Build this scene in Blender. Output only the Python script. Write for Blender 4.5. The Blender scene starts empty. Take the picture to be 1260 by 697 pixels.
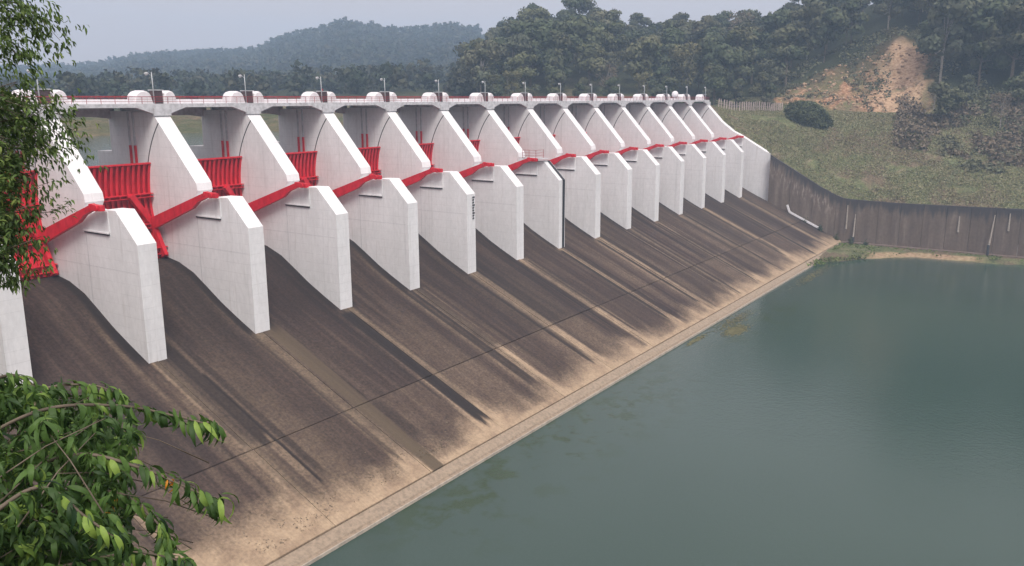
import bpy, bmesh, math, random
import numpy as np
from mathutils import Vector, Matrix
random.seed(7); rng = np.random.default_rng(7)
sc = bpy.context.scene; col = sc.collection

# ------------------------------------------------------------------ camera
# metres; the camera stands at the origin, X runs along the dam, Y points upstream, Z up; the tail water lies at -40.4
PITCH, YAW = math.atan(228.5/1053), math.radians(33.75)
cam = bpy.data.cameras.new('camera'); cam.sensor_width = 36; cam.lens = 36*1053/1260
cam.clip_start = .1; cam.clip_end = 6000
co = bpy.data.objects.new('camera', cam); col.objects.link(co); sc.camera = co
co.rotation_euler = (math.pi/2-PITCH, 0, YAW-math.pi/2)
_F = Vector((math.cos(YAW)*math.cos(PITCH), math.sin(YAW)*math.cos(PITCH), -math.sin(PITCH)))
_R = Vector((math.sin(YAW), -math.cos(YAW), 0)); _U = _R.cross(_F)
def sight(x, y, d):                                       # a real point d metres away in the direction of a photo pixel
    return (_F*1053+_R*(x-630)-_U*(y-348.5)).normalized()*d

# ------------------------------------------------------------------ sky, sun, exposure
SUN_EL, SUN_AZ = math.radians(52), math.radians(-130)     # azimuth of the sun measured from +X towards +Y
w = bpy.data.worlds.new('World'); sc.world = w; w.use_nodes = True
nt = w.node_tree; bg = nt.nodes['Background']
sky = nt.nodes.new('ShaderNodeTexSky'); sky.sky_type = 'NISHITA'; sky.sun_disc = False
sky.sun_elevation = SUN_EL; sky.sun_rotation = math.pi/2-SUN_AZ
sky.air_density = 1.0; sky.dust_density = 6.0; sky.ozone_density = 1.0
mx = nt.nodes.new('ShaderNodeMix'); mx.data_type = 'RGBA'; mx.inputs[0].default_value = .86
mx.inputs[7].default_value = (4.05, 3.5, 3.45, 1)
nt.links.new(sky.outputs[0], mx.inputs[6]); # an overcast dome is brighter overhead than at the horizon
tc = nt.nodes.new('ShaderNodeTexCoord'); sx_ = nt.nodes.new('ShaderNodeSeparateXYZ'); nt.links.new(tc.outputs['Generated'], sx_.inputs[0])
ma = nt.nodes.new('ShaderNodeMath'); ma.operation = 'MULTIPLY_ADD'; ma.use_clamp = False; nt.links.new(sx_.outputs[2], ma.inputs[0]); ma.inputs[1].default_value = .85; ma.inputs[2].default_value = .97
mc = nt.nodes.new('ShaderNodeMath'); mc.operation = 'MAXIMUM'; nt.links.new(ma.outputs[0], mc.inputs[0]); mc.inputs[1].default_value = .5
vs = nt.nodes.new('ShaderNodeVectorMath'); vs.operation = 'SCALE'; nt.links.new(mx.outputs[2], vs.inputs[0]); nt.links.new(mc.outputs[0], vs.inputs[3]); nt.links.new(vs.outputs[0], bg.inputs[0]); bg.inputs[1].default_value = .1
sl = bpy.data.lights.new('sun', 'SUN'); sl.energy = 1.5; sl.angle = math.radians(22); sl.color = (1, .965, .92)
so = bpy.data.objects.new('sun', sl); col.objects.link(so)
sd = Vector((math.cos(SUN_AZ)*math.cos(SUN_EL), math.sin(SUN_AZ)*math.cos(SUN_EL), math.sin(SUN_EL)))
so.rotation_euler = sd.to_track_quat('Z', 'Y').to_euler()
sc.view_settings.view_transform = 'Standard'; sc.view_settings.look = 'None'
sc.view_settings.exposure = 0.86; sc.view_settings.gamma = 1; sc.view_settings.use_curve_mapping = False
sc.cycles.max_bounces = 6; sc.cycles.volume_bounces = 1; sc.cycles.transparent_max_bounces = 6
sc.cycles.diffuse_bounces = 3; sc.cycles.glossy_bounces = 2

# ------------------------------------------------------------------ helpers
def tag(o, label=None, cat=None, group=None, kind=None):
    if label: o['label'] = label
    if cat: o['category'] = cat
    if group: o['group'] = group
    if kind: o['kind'] = kind
    return o
def empty(name, loc=(0, 0, 0)):
    o = bpy.data.objects.new(name, None); o.location = loc; o.empty_display_size = .3; col.objects.link(o); return o
def link(name, me, parent=None, loc=None):
    o = bpy.data.objects.new(name, me); col.objects.link(o)
    if parent: o.parent = parent
    if loc is not None: o.location = loc
    return o
def to_mesh(name, bm, mat, smooth=False, bevel=0):
    if bevel:
        bmesh.ops.bevel(bm, geom=[e for e in bm.edges if e.is_manifold and e.calc_face_angle(0) > .5], offset=bevel, segments=2, affect='EDGES', clamp_overlap=True)
    bmesh.ops.recalc_face_normals(bm, faces=bm.faces)
    me = bpy.data.meshes.new(name); bm.to_mesh(me); bm.free()
    for m in (mat if isinstance(mat, (list, tuple)) else [mat]): me.materials.append(m)
    if smooth: me.polygons.foreach_set('use_smooth', [True]*len(me.polygons))
    return me
def box(bm, x0, x1, y0, y1, z0, z1):
    v = [bm.verts.new((x, y, z)) for x in (x0, x1) for y in (y0, y1) for z in (z0, z1)]
    for f in ((0, 1, 3, 2), (4, 6, 7, 5), (0, 4, 5, 1), (2, 3, 7, 6), (0, 2, 6, 4), (1, 5, 7, 3)): bm.faces.new([v[i] for i in f])
def prism(bm, poly, x0, x1):                               # outline in (Y, Z) pushed along X
    a = [bm.verts.new((x0, y, z)) for y, z in poly]; b = [bm.verts.new((x1, y, z)) for y, z in poly]
    bm.faces.new(a); bm.faces.new(b[::-1]); n = len(poly)
    for i in range(n): bm.faces.new((a[i], b[i], b[(i+1) % n], a[(i+1) % n]))
def beam(bm, p, q, wd, ht, up=(0, 0, 1)):
    p, q = Vector(p), Vector(q); d = (q-p).normalized(); s = d.cross(Vector(up))
    if s.length < 1e-3: s = d.cross(Vector((1, 0, 0)))
    s.normalize(); u = s.cross(d); r = []
    for c in (p, q): r.append([bm.verts.new(c+s*wd/2*a+u*ht/2*b) for a, b in ((-1, -1), (1, -1), (1, 1), (-1, 1))])
    bm.faces.new(r[0]); bm.faces.new(r[1][::-1])
    for i in range(4): bm.faces.new((r[0][i], r[1][i], r[1][(i+1) % 4], r[0][(i+1) % 4]))
def tube(bm, pts, rad, n=6):
    pts = [Vector(p) for p in pts]; rings = []
    for i, p in enumerate(pts):
        d = (pts[min(i+1, len(pts)-1)]-pts[max(i-1, 0)]).normalized()
        s = d.cross(Vector((0, 0, 1)))
        if s.length < 1e-2: s = d.cross(Vector((1, 0, 0)))
        s.normalize(); u = s.cross(d); rr = rad[i] if isinstance(rad, (list, tuple)) else rad
        rings.append([bm.verts.new(p+(s*math.cos(2*math.pi*k/n)+u*math.sin(2*math.pi*k/n))*rr) for k in range(n)])
    for a, b in zip(rings, rings[1:]):
        for k in range(n): bm.faces.new((a[k], a[(k+1) % n], b[(k+1) % n], b[k]))
    bm.faces.new(rings[0][::-1]); bm.faces.new(rings[-1])
def np_mesh(name, verts, faces, mat, attrs=None, smooth=False):
    verts = np.asarray(verts, np.float32); faces = np.asarray(faces, np.int32); n = faces.shape[1]
    me = bpy.data.meshes.new(name); me.vertices.add(len(verts)); me.vertices.foreach_set('co', verts.ravel())
    me.loops.add(faces.size); me.loops.foreach_set('vertex_index', faces.ravel())
    me.polygons.add(len(faces)); me.polygons.foreach_set('loop_start', np.arange(0, faces.size, n, dtype=np.int32))
    me.polygons.foreach_set('loop_total', np.full(len(faces), n, np.int32))
    me.polygons.foreach_set('use_smooth', np.full(len(faces), bool(smooth)))
    for k, v in (attrs or {}).items():
        a = me.attributes.new(k, 'FLOAT_COLOR', 'POINT')
        v4 = np.ones((len(verts), 4), np.float32); v4[:, :v.shape[1]] = v; a.data.foreach_set('color', v4.ravel())
    me.materials.append(mat); me.update(calc_edges=True); return me
_perm = rng.random((256, 256))
def vnoise(x, y):                                          # smooth value noise, 0..1
    x = np.asarray(x, float); y = np.asarray(y, float); xi = np.floor(x).astype(int); yi = np.floor(y).astype(int)
    fx = x-xi; fy = y-yi; fx = fx*fx*(3-2*fx); fy = fy*fy*(3-2*fy); P = lambda a, b: _perm[a % 256, b % 256]
    return (P(xi, yi)*(1-fx)+P(xi+1, yi)*fx)*(1-fy)+(P(xi, yi+1)*(1-fx)+P(xi+1, yi+1)*fx)*fy
def fbm(x, y, o=4):
    s = 0; a = .5; t = 0
    for i in range(o): s = s+a*vnoise(x*2**i+17*i, y*2**i+31*i); t += a; a *= .5
    return s/t
def sstep(a, b, x): t = np.clip((x-a)/(b-a), 0, 1); return t*t*(3-2*t)

# ------------------------------------------------------------------ materials
class M:
    def __init__(s, name, rough=.8, spec=.3):
        s.m = bpy.data.materials.new(name); s.m.use_nodes = True; s.t = s.m.node_tree; s.p = s.t.nodes['Principled BSDF']
        s.p.inputs['Roughness'].default_value = rough; s.p.inputs['Specular IOR Level'].default_value = spec; s._c = None
    def n(s, typ, **k):
        o = s.t.nodes.new(typ)
        for a, b in k.items():
            if a[0] == 'i' and a[1:].isdigit(): o.inputs[int(a[1:])].default_value = b
            else: setattr(o, a, b)
        return o
    def l(s, a, b): s.t.links.new(a, b)
    def coord(s, scale=(1, 1, 1), world=True):
        g = s.n('ShaderNodeNewGeometry').outputs['Position'] if world else s.n('ShaderNodeTexCoord').outputs['Object']
        mp = s.n('ShaderNodeMapping'); mp.inputs['Scale'].default_value = scale; s.l(g, mp.inputs[0]); return mp.outputs[0]
    def noise(s, scale, detail=4, cscale=(1, 1, 1), world=True, rough=.6, dist=0):
        o = s.n('ShaderNodeTexNoise'); s.l(s.coord(cscale, world), o.inputs['Vector'])
        o.inputs['Scale'].default_value = scale; o.inputs['Detail'].default_value = detail; o.inputs['Roughness'].default_value = rough
        o.inputs['Distortion'].default_value = dist; return o.outputs[0]
    def ramp(s, f, *st):
        r = s.n('ShaderNodeValToRGB'); e = r.color_ramp.elements
        while len(e) < len(st): e.new(.5)
        for i, (p, c) in enumerate(st): e[i].position = p; e[i].color = (*c, 1) if isinstance(c, tuple) else (c, c, c, 1)
        s.l(f, r.inputs[0]); return r.outputs[0]
    def mix(s, a, b, f, mode='MIX'):
        o = s.n('ShaderNodeMix'); o.data_type = 'RGBA'; o.blend_type = mode
        for v, i in ((a, 6), (b, 7)):
            if isinstance(v, tuple): o.inputs[i].default_value = (*v, 1)
            else: s.l(v, o.inputs[i])
        if isinstance(f, (int, float)): o.inputs[0].default_value = f
        else: s.l(f, o.inputs[0])
        return o.outputs[2]
    def math(s, op, a, b=0.):
        o = s.n('ShaderNodeMath'); o.operation = op
        for v, i in ((a, 0), (b, 1)):
            if isinstance(v, (int, float)): o.inputs[i].default_value = v
            else: s.l(v, o.inputs[i])
        return o.outputs[0]
    def attr(s, name):
        a = s.n('ShaderNodeAttribute'); a.attribute_name = name; q = s.n('ShaderNodeSeparateColor'); s.l(a.outputs['Color'], q.inputs[0]); return q.outputs
    def base(s, c): s.l(c, s.p.inputs['Base Color']) if not isinstance(c, tuple) else setattr(s.p.inputs['Base Color'], 'default_value', (*c, 1)); return s
    def bump(s, h, strength=.3, dist=.05):
        b = s.n('ShaderNodeBump'); b.inputs['Strength'].default_value = strength; b.inputs['Distance'].default_value = dist
        s.l(h, b.inputs['Height']); s.l(b.outputs[0], s.p.inputs['Normal']); return s

def m_white():
    a = M('white_painted_concrete', .75)
    big = a.noise(.25, 5, (1, 1, .35)); c = a.ramp(big, (.3, (.74, .74, .745)), (.7, (.84, .84, .85)))
    fine = a.noise(2.2, 6, (1, 1, .5)); c = a.mix(c, a.ramp(fine, (.35, .82), (.7, 1.0)), .55, 'MULTIPLY')
    run = a.noise(1.6, 4, (1, 1, .04), dist=.4); c = a.mix(c, a.ramp(run, (.56, 1.0), (.72, .78)), .5, 'MULTIPLY')
    wv = a.n('ShaderNodeTexWave'); wv.wave_type = 'BANDS'; wv.bands_direction = 'Z'; wv.wave_profile = 'SAW'
    wv.inputs['Scale'].default_value = .26; wv.inputs['Distortion'].default_value = .0; a.l(a.coord(), wv.inputs[0])
    line = a.ramp(wv.outputs[1], (0, .80), (.05, 1.0), (.96, 1.0), (1, .86)); pat = a.noise(.7, 3)
    c = a.mix(c, a.mix((1, 1, 1), line, a.ramp(pat, (.36, 0.15), (.6, 1.))), .75, 'MULTIPLY')
    gr = a.noise(1.3, 5, (1.2, 1.2, .06), dist=.6); c = a.mix(c, (.40, .37, .33), a.math('MULTIPLY', a.ramp(gr, (.60, 0.), (.78, 1.)), .35))
    return a.base(c).bump(a.math('ADD', a.math('MULTIPLY', fine, .5), a.math('MULTIPLY', line, .5)), .25, .04).m
def m_plain(name, colr, rough=.6, var=.25, sc_=1.5, spec=.3, metal=0):
    a = M(name, rough, spec); n = a.noise(sc_, 5)
    c = a.mix(colr, tuple(v*(1-var) for v in colr), a.ramp(n, (.4, 0.), (.65, 1.))); a.p.inputs['Metallic'].default_value = metal
    return a.base(c).bump(n, .12, .02).m
def m_red():
    a = M('red_gate_paint', .5, .4); n = a.noise(1.2, 5, (1, 1, .6)); c = a.ramp(n, (.3, (.46, .008, .018)), (.55, (.64, .014, .030)), (.8, (.70, .035, .05)))
    st = a.noise(3, 4, (1, 1, .1)); c = a.mix(c, (.16, .03, .02), a.math('MULTIPLY', a.ramp(st, (.6, 0.), (.75, 1.)), .4))
    return a.base(c).bump(n, .1, .02).m
def m_chute():
    a = M('stained_spillway_concrete', .85, .25); R, G, B = a.attr('stain')[:3]
    n1 = a.noise(1, 5, (.9, .05, .05)); n2 = a.noise(1, 6, (5., .16, .16)); n3 = a.noise(3.2, 5); n4 = a.noise(.5, 4)
    brown = a.ramp(n1, (.3, (.029, .019, .017)), (.5, (.044, .029, .025)), (.72, (.078, .054, .043)))
    brown = a.mix(brown, a.ramp(n3, (.3, .5), (.7, 1.5)), .7, 'MULTIPLY')
    brown = a.mix(brown, a.ramp(n2, (.3, .6), (.5, 1.0), (.72, 1.4)), .45, 'MULTIPLY')
    tan = a.ramp(n4, (.3, (.28, .20, .135)), (.6, (.42, .315, .21)), (.8, (.33, .23, .16)))
    tan = a.mix(tan, a.ramp(n2, (.3, .75), (.7, 1.1)), .5, 'MULTIPLY'); tan = a.mix(tan, a.ramp(n3, (.35, .7), (.6, 1.05)), .6, 'MULTIPLY')
    soft = a.math('ADD', R, a.math('MULTIPLY', a.math('SUBTRACT', n3, .5), a.math('MULTIPLY', a.math('MULTIPLY', R, a.math('SUBTRACT', 1., R)), 2.4)))
    c = a.mix(brown, tan, soft)
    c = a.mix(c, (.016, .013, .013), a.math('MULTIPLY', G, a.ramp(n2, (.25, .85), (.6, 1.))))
    c = a.mix(c, (.115, .088, .056), B)
    return a.base(c).bump(a.math('ADD', n3, a.math('MULTIPLY', n2, .6)), .35, .05).m
def m_river():
    a = M('green_river_water', .07, .5); a.p.inputs['IOR'].default_value = 1.33
    n = a.noise(.02, 3); c = a.ramp(n, (.3, (.036, .064, .052)), (.7, (.043, .073, .060)))
    wd = a.attr('weed')[0]; wn = a.noise(.33, 4); c = a.mix(c, (.028, .052, .022), a.math('MULTIPLY', wd, a.ramp(wn, (.5, 0.), (.62, 1.))))
    a.base(c); r1 = a.noise(1.5, 5, (1, 1.5, 1), rough=.65)
    return a.bump(r1, .4, .06).m
def m_terrain():
    a = M('hillside_ground', .95, .1); g, s, r = a.attr('cover')[:3]       # g grass, s orange soil, r bright raw earth
    n = a.noise(.35, 6); f = a.noise(2.2, 5); h = a.noise(.09, 3)
    grass = a.ramp(n, (.3, (.085, .098, .046)), (.5, (.135, .15, .07)), (.7, (.22, .19, .12)))
    grass = a.mix(grass, a.ramp(f, (.35, .5), (.65, 1.35)), .8, 'MULTIPLY')
    dry = a.ramp(f, (.3, (.06, .045, .03)), (.5, (.15, .105, .075)), (.7, (.24, .17, .12)))
    soil = a.ramp(a.noise(.9, 6, (1, 1, 2.5)), (.36, (.17, .085, .05)), (.5, (.33, .185, .105)), (.68, (.56, .38, .25)))
    raw = a.ramp(a.noise(1.1, 6, (1, 1, 2.2)), (.34, (.30, .185, .11)), (.55, (.52, .36, .235)), (.75, (.62, .46, .32)))
    wood = a.ramp(f, (.3, (.02, .026, .013)), (.7, (.05, .055, .028)))
    c = a.mix(wood, grass, g)
    c = a.mix(c, dry, a.math('MULTIPLY', g, a.ramp(h, (.48, 0.), (.58, .75))))
    c = a.mix(c, soil, s); c = a.mix(c, raw, r)
    return a.base(c).bump(a.math('ADD', n, f), .8, .5).m
def m_wall():
    a = M('weathered_retaining_concrete', .9, .2); n = a.noise(.6, 5, (1, 1, .12)); m = a.noise(1.4, 5); k = a.attr('damp')
    c = a.ramp(n, (.3, (.11, .082, .066)), (.55, (.165, .128, .104)), (.75, (.235, .19, .155)))
    c = a.mix(c, a.ramp(m, (.3, .72), (.7, 1.12)), .6, 'MULTIPLY')
    dk = a.math('ADD', k[0], a.math('MULTIPLY', a.math('SUBTRACT', a.noise(.9, 4, (1, 1, .1)), .5), 1.5))
    c = a.mix(c, (.052, .047, .050), a.math('MULTIPLY', a.ramp(dk, (.35, 0.), (.75, 1.)), .9))
    c = a.mix(c, (.33, .28, .24), a.math('MULTIPLY', k[1], a.ramp(a.noise(1.5, 4, (1, 1, .25)), (.5, 0.), (.62, .8))))
    return a.base(c).bump(m, .4, .08).m
def m_crown(name, dark, light, dry):
    a = M(name, .8, .12); n = a.noise(.9, 4); oi = a.n('ShaderNodeObjectInfo').outputs['Random']
    c = a.ramp(n, (.3, dark), (.7, light)); t = a.attr('tint')
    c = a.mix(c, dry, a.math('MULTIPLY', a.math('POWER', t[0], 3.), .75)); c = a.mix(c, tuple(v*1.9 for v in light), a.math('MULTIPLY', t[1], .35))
    c = a.mix(c, dark, a.math('MULTIPLY', a.ramp(oi, (0., 0.), (1., 1.)), .45)); c = a.mix(c, (.16, .155, .075), a.math('MULTIPLY', a.ramp(oi, (.0, 1.), (.16, .3), (.3, 0.)), .45)); c = a.mix(c, (.14, .11, .07), a.math('MULTIPLY', a.ramp(a.noise(.05, 2), (.5, 0.), (.62, 1.)), .3)); a.base(c); return a.m
def m_leaf(name, c0, c1, c2, transl=.3):
    a = M(name, .55, .3); t = a.attr('tint'); c = a.ramp(t[0], (0., c0), (.55, c1), (.85, c1), (1., c2))
    n = a.noise(40, 3); c = a.mix(c, a.ramp(n, (.35, .75), (.65, 1.1)), .5, 'MULTIPLY'); c = a.mix(c, (.55, .22, .02), t[1]); a.base(c)
    tr = a.n('ShaderNodeBsdfTranslucent'); a.l(c, tr.inputs[0]); ms = a.n('ShaderNodeMixShader'); ms.inputs[0].default_value = transl
    a.l(a.p.outputs[0], ms.inputs[1]); a.l(tr.outputs[0], ms.inputs[2]); a.l(ms.outputs[0], a.t.nodes['Material Output'].inputs[0]); return a.m
WHITE = m_white(); RED = m_red(); CHUTE = m_chute(); RIVER = m_river(); GROUND = m_terrain(); WALLM = m_wall()
GIRDER = m_plain('pale_deck_concrete', (.60, .60, .62), .8, .3)
DARK = m_plain('dark_seal_and_ledge_shadow', (.055, .055, .06), .7)
STEEL = m_plain('galvanised_steel', (.50, .53, .55), .45, .2, metal=.3)
PALE = m_plain('pale_grey_steel', (.52, .53, .55), .6)
RAIL = m_plain('faded_red_rail_paint', (.36, .05, .06), .6, .4, 4)
COVER = m_plain('white_cover_paint', (.78, .76, .78), .55, .12, 2)
BROWN = m_plain('brown_cabinet_paint', (.13, .085, .085), .6, .4, 3)
BARK = m_plain('tree_bark', (.16, .13, .10), .9, .5, 3)
PALEBARK = m_plain('pale_tree_bark', (.30, .27, .24), .9, .4, 3)
BLACKP = m_plain('black_stripe_paint', (.03, .03, .035), .6)
ROADM = m_plain('pale_road', (.36, .33, .29), .9)
POST = m_plain('pale_weathered_post', (.42, .37, .32), .8, .4, 3)
CR = [m_crown('deep_green_crown', (.018, .028, .017), (.10, .125, .066), (.12, .10, .06)),
      m_crown('grey_green_crown', (.030, .040, .027), (.135, .15, .095), (.16, .13, .08)),
      m_crown('olive_crown', (.045, .050, .024), (.185, .180, .090), (.20, .15, .08)),
      m_crown('dry_brown_crown', (.070, .056, .040), (.20, .165, .12), (.26, .19, .13))]
BIGLEAF = m_leaf('broad_leaf_green', (.016, .044, .015), (.085, .165, .036), (.24, .36, .07))
FINELEAF = m_leaf('fine_leaf_green', (.030, .060, .018), (.115, .185, .050), (.24, .31, .08))

# ------------------------------------------------------------------ numbers shared by the dam
S, XN, XF = 14.2, 36.75, 38.95                             # pier pitch, near and far face of the pier numbered 0
NP = 16
ORD = 'first second third fourth fifth sixth seventh eighth ninth tenth eleventh twelfth thirteenth fourteenth fifteenth sixteenth'.split()
WATER, RES = -40.4, -9.0
PROF = np.array([(103.5, -24), (101, -21.3), (99.3, -20.3), (97.6, -19.95), (96.4, -19.98), (94.3, -20.35), (91.5, -21.4), (89.3, -22.75), (86.3, -24.65), (83.3, -26.25), (80.4, -27.7), (65.8, -34.35), (53.0, -40.15)])
def chute_z(y): return np.interp(-np.asarray(y, float), -PROF[:, 0], PROF[:, 1])

# ------------------------------------------------------------------ water
def sheet(name, xs, ys, zf, mat, attrs=None, smooth=True, kind='structure'):
    X, Y = np.meshgrid(xs, ys, indexing='ij'); Z = zf(X, Y)+0*X; n, m = X.shape
    i = np.arange(n*m).reshape(n, m); f = np.stack([i[:-1, :-1], i[1:, :-1], i[1:, 1:], i[:-1, 1:]], -1).reshape(-1, 4)
    A = {k: np.stack([np.asarray(v).ravel() for v in fn(X, Y)], -1) for k, fn in (attrs or {}).items()}
    o = link(name, np_mesh(name, np.stack([X, Y, Z], -1).reshape(-1, 3), f, mat, A, smooth)); tag(o, kind=kind); return o
def weed(X, Y):
    d = np.exp(-((Y-49)/6.)**2)*sstep(50, 62, X)*(1-sstep(95, 130, X))*1.0+np.exp(-((Y-47)/4.)**2)*sstep(128, 140, X)*(1-sstep(160, 175, X))+sstep(175, 215, X)*.6
    return d, d, d
o = sheet('river_water', np.concatenate([[-400, -100, 0], np.arange(20, 252, 2.)]), np.concatenate([[-900, -300, -100], np.arange(-60, 54.5, 1.5)]), lambda X, Y: WATER, RIVER, {'weed': weed})
tag(o, 'calm green tail water below the spillway')
o = sheet('reservoir_water', np.array([-800., 0, 300]), np.array([104., 300, 900]), lambda X, Y: RES, RIVER, {'weed': lambda X, Y: (X*0, X*0, X*0)})
tag(o, 'grey green reservoir water behind the gates')

# ------------------------------------------------------------------ terrain (polar grid round the valley)
AZ = [-40, 3.4, 9.9, 12.6, 14.8, 17.2, 18.8, 19.4, 20.05, 20.6, 21.0, 22.6, 24.5, 28, 31, 34.3, 36, 38, 40, 44.3, 47.5, 50.5, 55.5, 60, 66, 80, 110]
TB = {  # azimuth -> (metres behind the edge, height)
 -40: [(0, -27.4), (40, -10), (70, 6), (110, 26), (200, 55), (350, 70)],
 3.4: [(0, -27.4), (40, -11), (70, 5), (110, 26), (200, 55), (350, 70)],
 9.9: [(0, -27.6), (30, -9.5), (48, -4.9), (53, -4.9), (75, 9), (98, 24), (200, 48), (350, 60)],
 12.6: [(0, -27.3), (28, -9.5), (46, -4.9), (51, -4.9), (78, 10), (96, 19), (200, 42), (350, 50)],
 14.8: [(0, -22.6), (24, -8.5), (42, -4.9), (48, -4.9), (76, 8), (92, 14), (200, 33), (350, 40)],
 17.2: [(0, -15.6), (18, -6.5), (30, -4.2), (40, -4.5), (70, 3), (90, 8), (200, 30), (350, 36)],
 18.8: [(0, -10.9), (14, -6.2), (28, -4.2), (45, -4), (80, 4), (100, 9), (190, 29), (350, 35)],
 19.4: [(0, -9.6), (12, -6), (28, -4), (45, -4), (80, 4), (100, 9), (190, 29), (350, 35)],
 20.05: [(0, -7.0), (8, -5.2), (28, -3.6), (60, -2), (100, 9), (190, 29), (350, 35)],
 20.6: [(0, -4.2), (8, -3.6), (28, -3), (60, -1), (100, 9), (190, 29), (350, 35)],
 21.0: [(0, -2.2), (8, -2.2), (30, -3), (60, -1), (100, 9), (190, 29), (350, 35)],
 22.6: [(0, -1.4), (8, -1.6), (30, -3), (60, 0), (100, 9), (190, 27), (350, 33)],
 24.5: [(0, -10), (6, -8.8), (30, -4), (60, 0), (100, 9), (185, 26), (350, 32)],
 28: [(0, -10), (6, -8.8), (30, -4), (60, 0), (100, 9), (185, 26), (350, 32)],
 31: [(0, -10), (6, -8.8), (30, -4), (60, 1), (100, 10), (185, 31), (350, 36)],
 34.3: [(0, -10), (6, -8.8), (30, -5), (60, 0), (110, 8), (190, 28), (330, 34)],
 36: [(0, -10), (6, -8.8), (40, -5), (80, 0), (200, 8), (390, 44), (600, 50)],
 38: [(0, -10), (6, -8.8), (40, -5), (80, 0), (200, 8), (390, 47), (600, 50)],
 40: [(0, -10), (6, -8.8), (40, -5), (80, 0), (200, 8), (390, 43), (600, 46)],
 44.3: [(0, -10), (6, -8.8), (40, -5), (80, -1), (200, 7), (400, 49), (650, 52)],
 47.5: [(0, -10), (6, -8.8), (40, -5), (80, -1), (220, 6), (430, 42), (650, 44)],
 50.5: [(0, -10), (6, -8.8), (40, -5), (90, -2), (220, 5), (470, 32), (700, 35)],
 55.5: [(0, -10), (6, -8.8), (40, -5), (100, -3), (240, 4), (500, 30), (750, 32)],
 60: [(0, -10), (6, -8.8), (40, -6), (120, -4), (280, 3), (600, 24), (850, 26)],
 66: [(0, -10), (6, -8.8), (40, -6), (120, -4), (280, 3), (600, 19), (850, 22)],
 80: [(0, -10), (6, -8.8), (40, -6), (120, -4), (280, 4), (600, 20), (850, 26)],
 110: [(0, -10), (6, -8.8), (40, -6), (120, -4), (280, 4), (600, 20), (850, 26)]}
for a_ in TB:                                             # the hills across the reservoir stand well back
    if a_ >= 36: TB[a_] = [((s_, h_) if s_ < 150 else (s_*2.3, h_*(235+s_*2.3)/(235+s_))) for s_, h_ in TB[a_]]
def edge_r(az):
    az = np.asarray(az, float); a = np.radians(az)
    wall = 248.8/np.cos(np.clip(a, -.8, .6)); shore = np.interp(az, [22.6, 23.5, 25, 40, 55.5, 64, 110], [273, 274, 268, 250, 233, 212, 200])
    ab = 252.05/np.cos(np.clip(a, -.8, .6)); t = sstep(16.9, 17.4, az)
    return np.where(az < 22.8, wall*(1-t)+ab*t, shore)
def table_h(az, s):
    az = np.asarray(az, float); s = np.asarray(s, float)
    cols = np.stack([np.interp(s, [q[0] for q in TB[a]], [q[1] for q in TB[a]]) for a in AZ])
    i = np.clip(np.searchsorted(AZ, az)-1, 0, len(AZ)-2); A = np.array(AZ, float); t = np.clip((az-A[i])/(A[i+1]-A[i]), 0, 1)
    tt = t*t*(3-2*t)*.5+t*.5
    return np.take_along_axis(cols, i[None], 0)[0]*(1-tt)+np.take_along_axis(cols, i[None]+1, 0)[0]*tt
def rough(X, Y, s, az):
    a = sstep(3, 25, s); n = (fbm(X*.045, Y*.045, 5)-.5)*9*sstep(20, 160, s)+(fbm(X*.25, Y*.25, 3)-.5)*1.6*a
    road = sstep(8.5, 9.5, az)*(1-sstep(15.5, 16.5, az))*np.exp(-((s-np.interp(az, [9.9, 12.6, 14.8], [50, 48, 45]))/4)**2)
    cut = cutmask(az, s); n = n*(1-road*.9)+(fbm(X*.13+3, Y*.13, 5)-.5)*7*cut
    return n
def cutmask(az, s):                                        # the excavated slope above the road
    top = np.interp(az, [7.5, 9, 10.5, 13, 16, 18.2], [82, 94, 96, 84, 68, 52]); return sstep(49, 53, s)*(1-sstep(-5, 3, s-top))*sstep(7.6, 8.8, az)*(1-sstep(16.8, 18.4, az))
def ground_at(X, Y):
    X = np.asarray(X, float); Y = np.asarray(Y, float); az = np.degrees(np.arctan2(Y, X)); s = np.hypot(X, Y)-edge_r(az)
    return table_h(az, s)+rough(X, Y, s, az)
az = np.concatenate([np.arange(-40, -2, 1.), np.arange(-2, 26, .16), np.arange(26, 66, .35), np.arange(66, 111, 2.)])
ss = np.concatenate([[-.02], np.arange(0, 110, 1.), np.arange(110, 260, 5), np.arange(260, 1340, 15)]).astype(float)
AZg, Sg = np.meshgrid(az, ss, indexing='ij'); Rg = edge_r(AZg)+Sg
Xg, Yg = Rg*np.cos(np.radians(AZg)), Rg*np.sin(np.radians(AZg)); Zg = table_h(AZg, Sg)+rough(Xg, Yg, Sg, AZg)
Zg[:, 0] -= 9; cm = cutmask(AZg, Sg); fb = fbm(Xg*.11, Yg*.11, 4); fb2 = fbm(Yg*.17+9+Sg*.03, Sg*.17, 5)
raw = cm*sstep(8.2, 8.8, AZg+(fb-.5)*1.2)*(1-sstep(10.6, 12.2, AZg+(Sg-60)*.035+(fb2-.5)*2.))*(1-sstep(84, 92, Sg))*sstep(.3, .42, fb2+.12)
soil = np.clip(cm*(sstep(.42, .56, fb2)*.8+.22)*(1-sstep(66, 88, Sg)*.7), 0, 1)+(AZg > 23.5)*(Sg < 70)*.15*sstep(.4, .6, fb)
road = sstep(8.6, 9, AZg)*(1-sstep(13.6, 14.4, AZg))*np.exp(-((Sg-np.interp(AZg, [9.9, 12.6, 14.8], [50.5, 48.5, 45]))/1.2)**4)*.8
patch = sstep(7.3, 7.6, AZg)*(1-sstep(8.9, 9.3, AZg))*sstep(29.5, 31, Sg+(fb-.5)*5)*(1-sstep(34, 35.5, Sg))*.6
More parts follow.
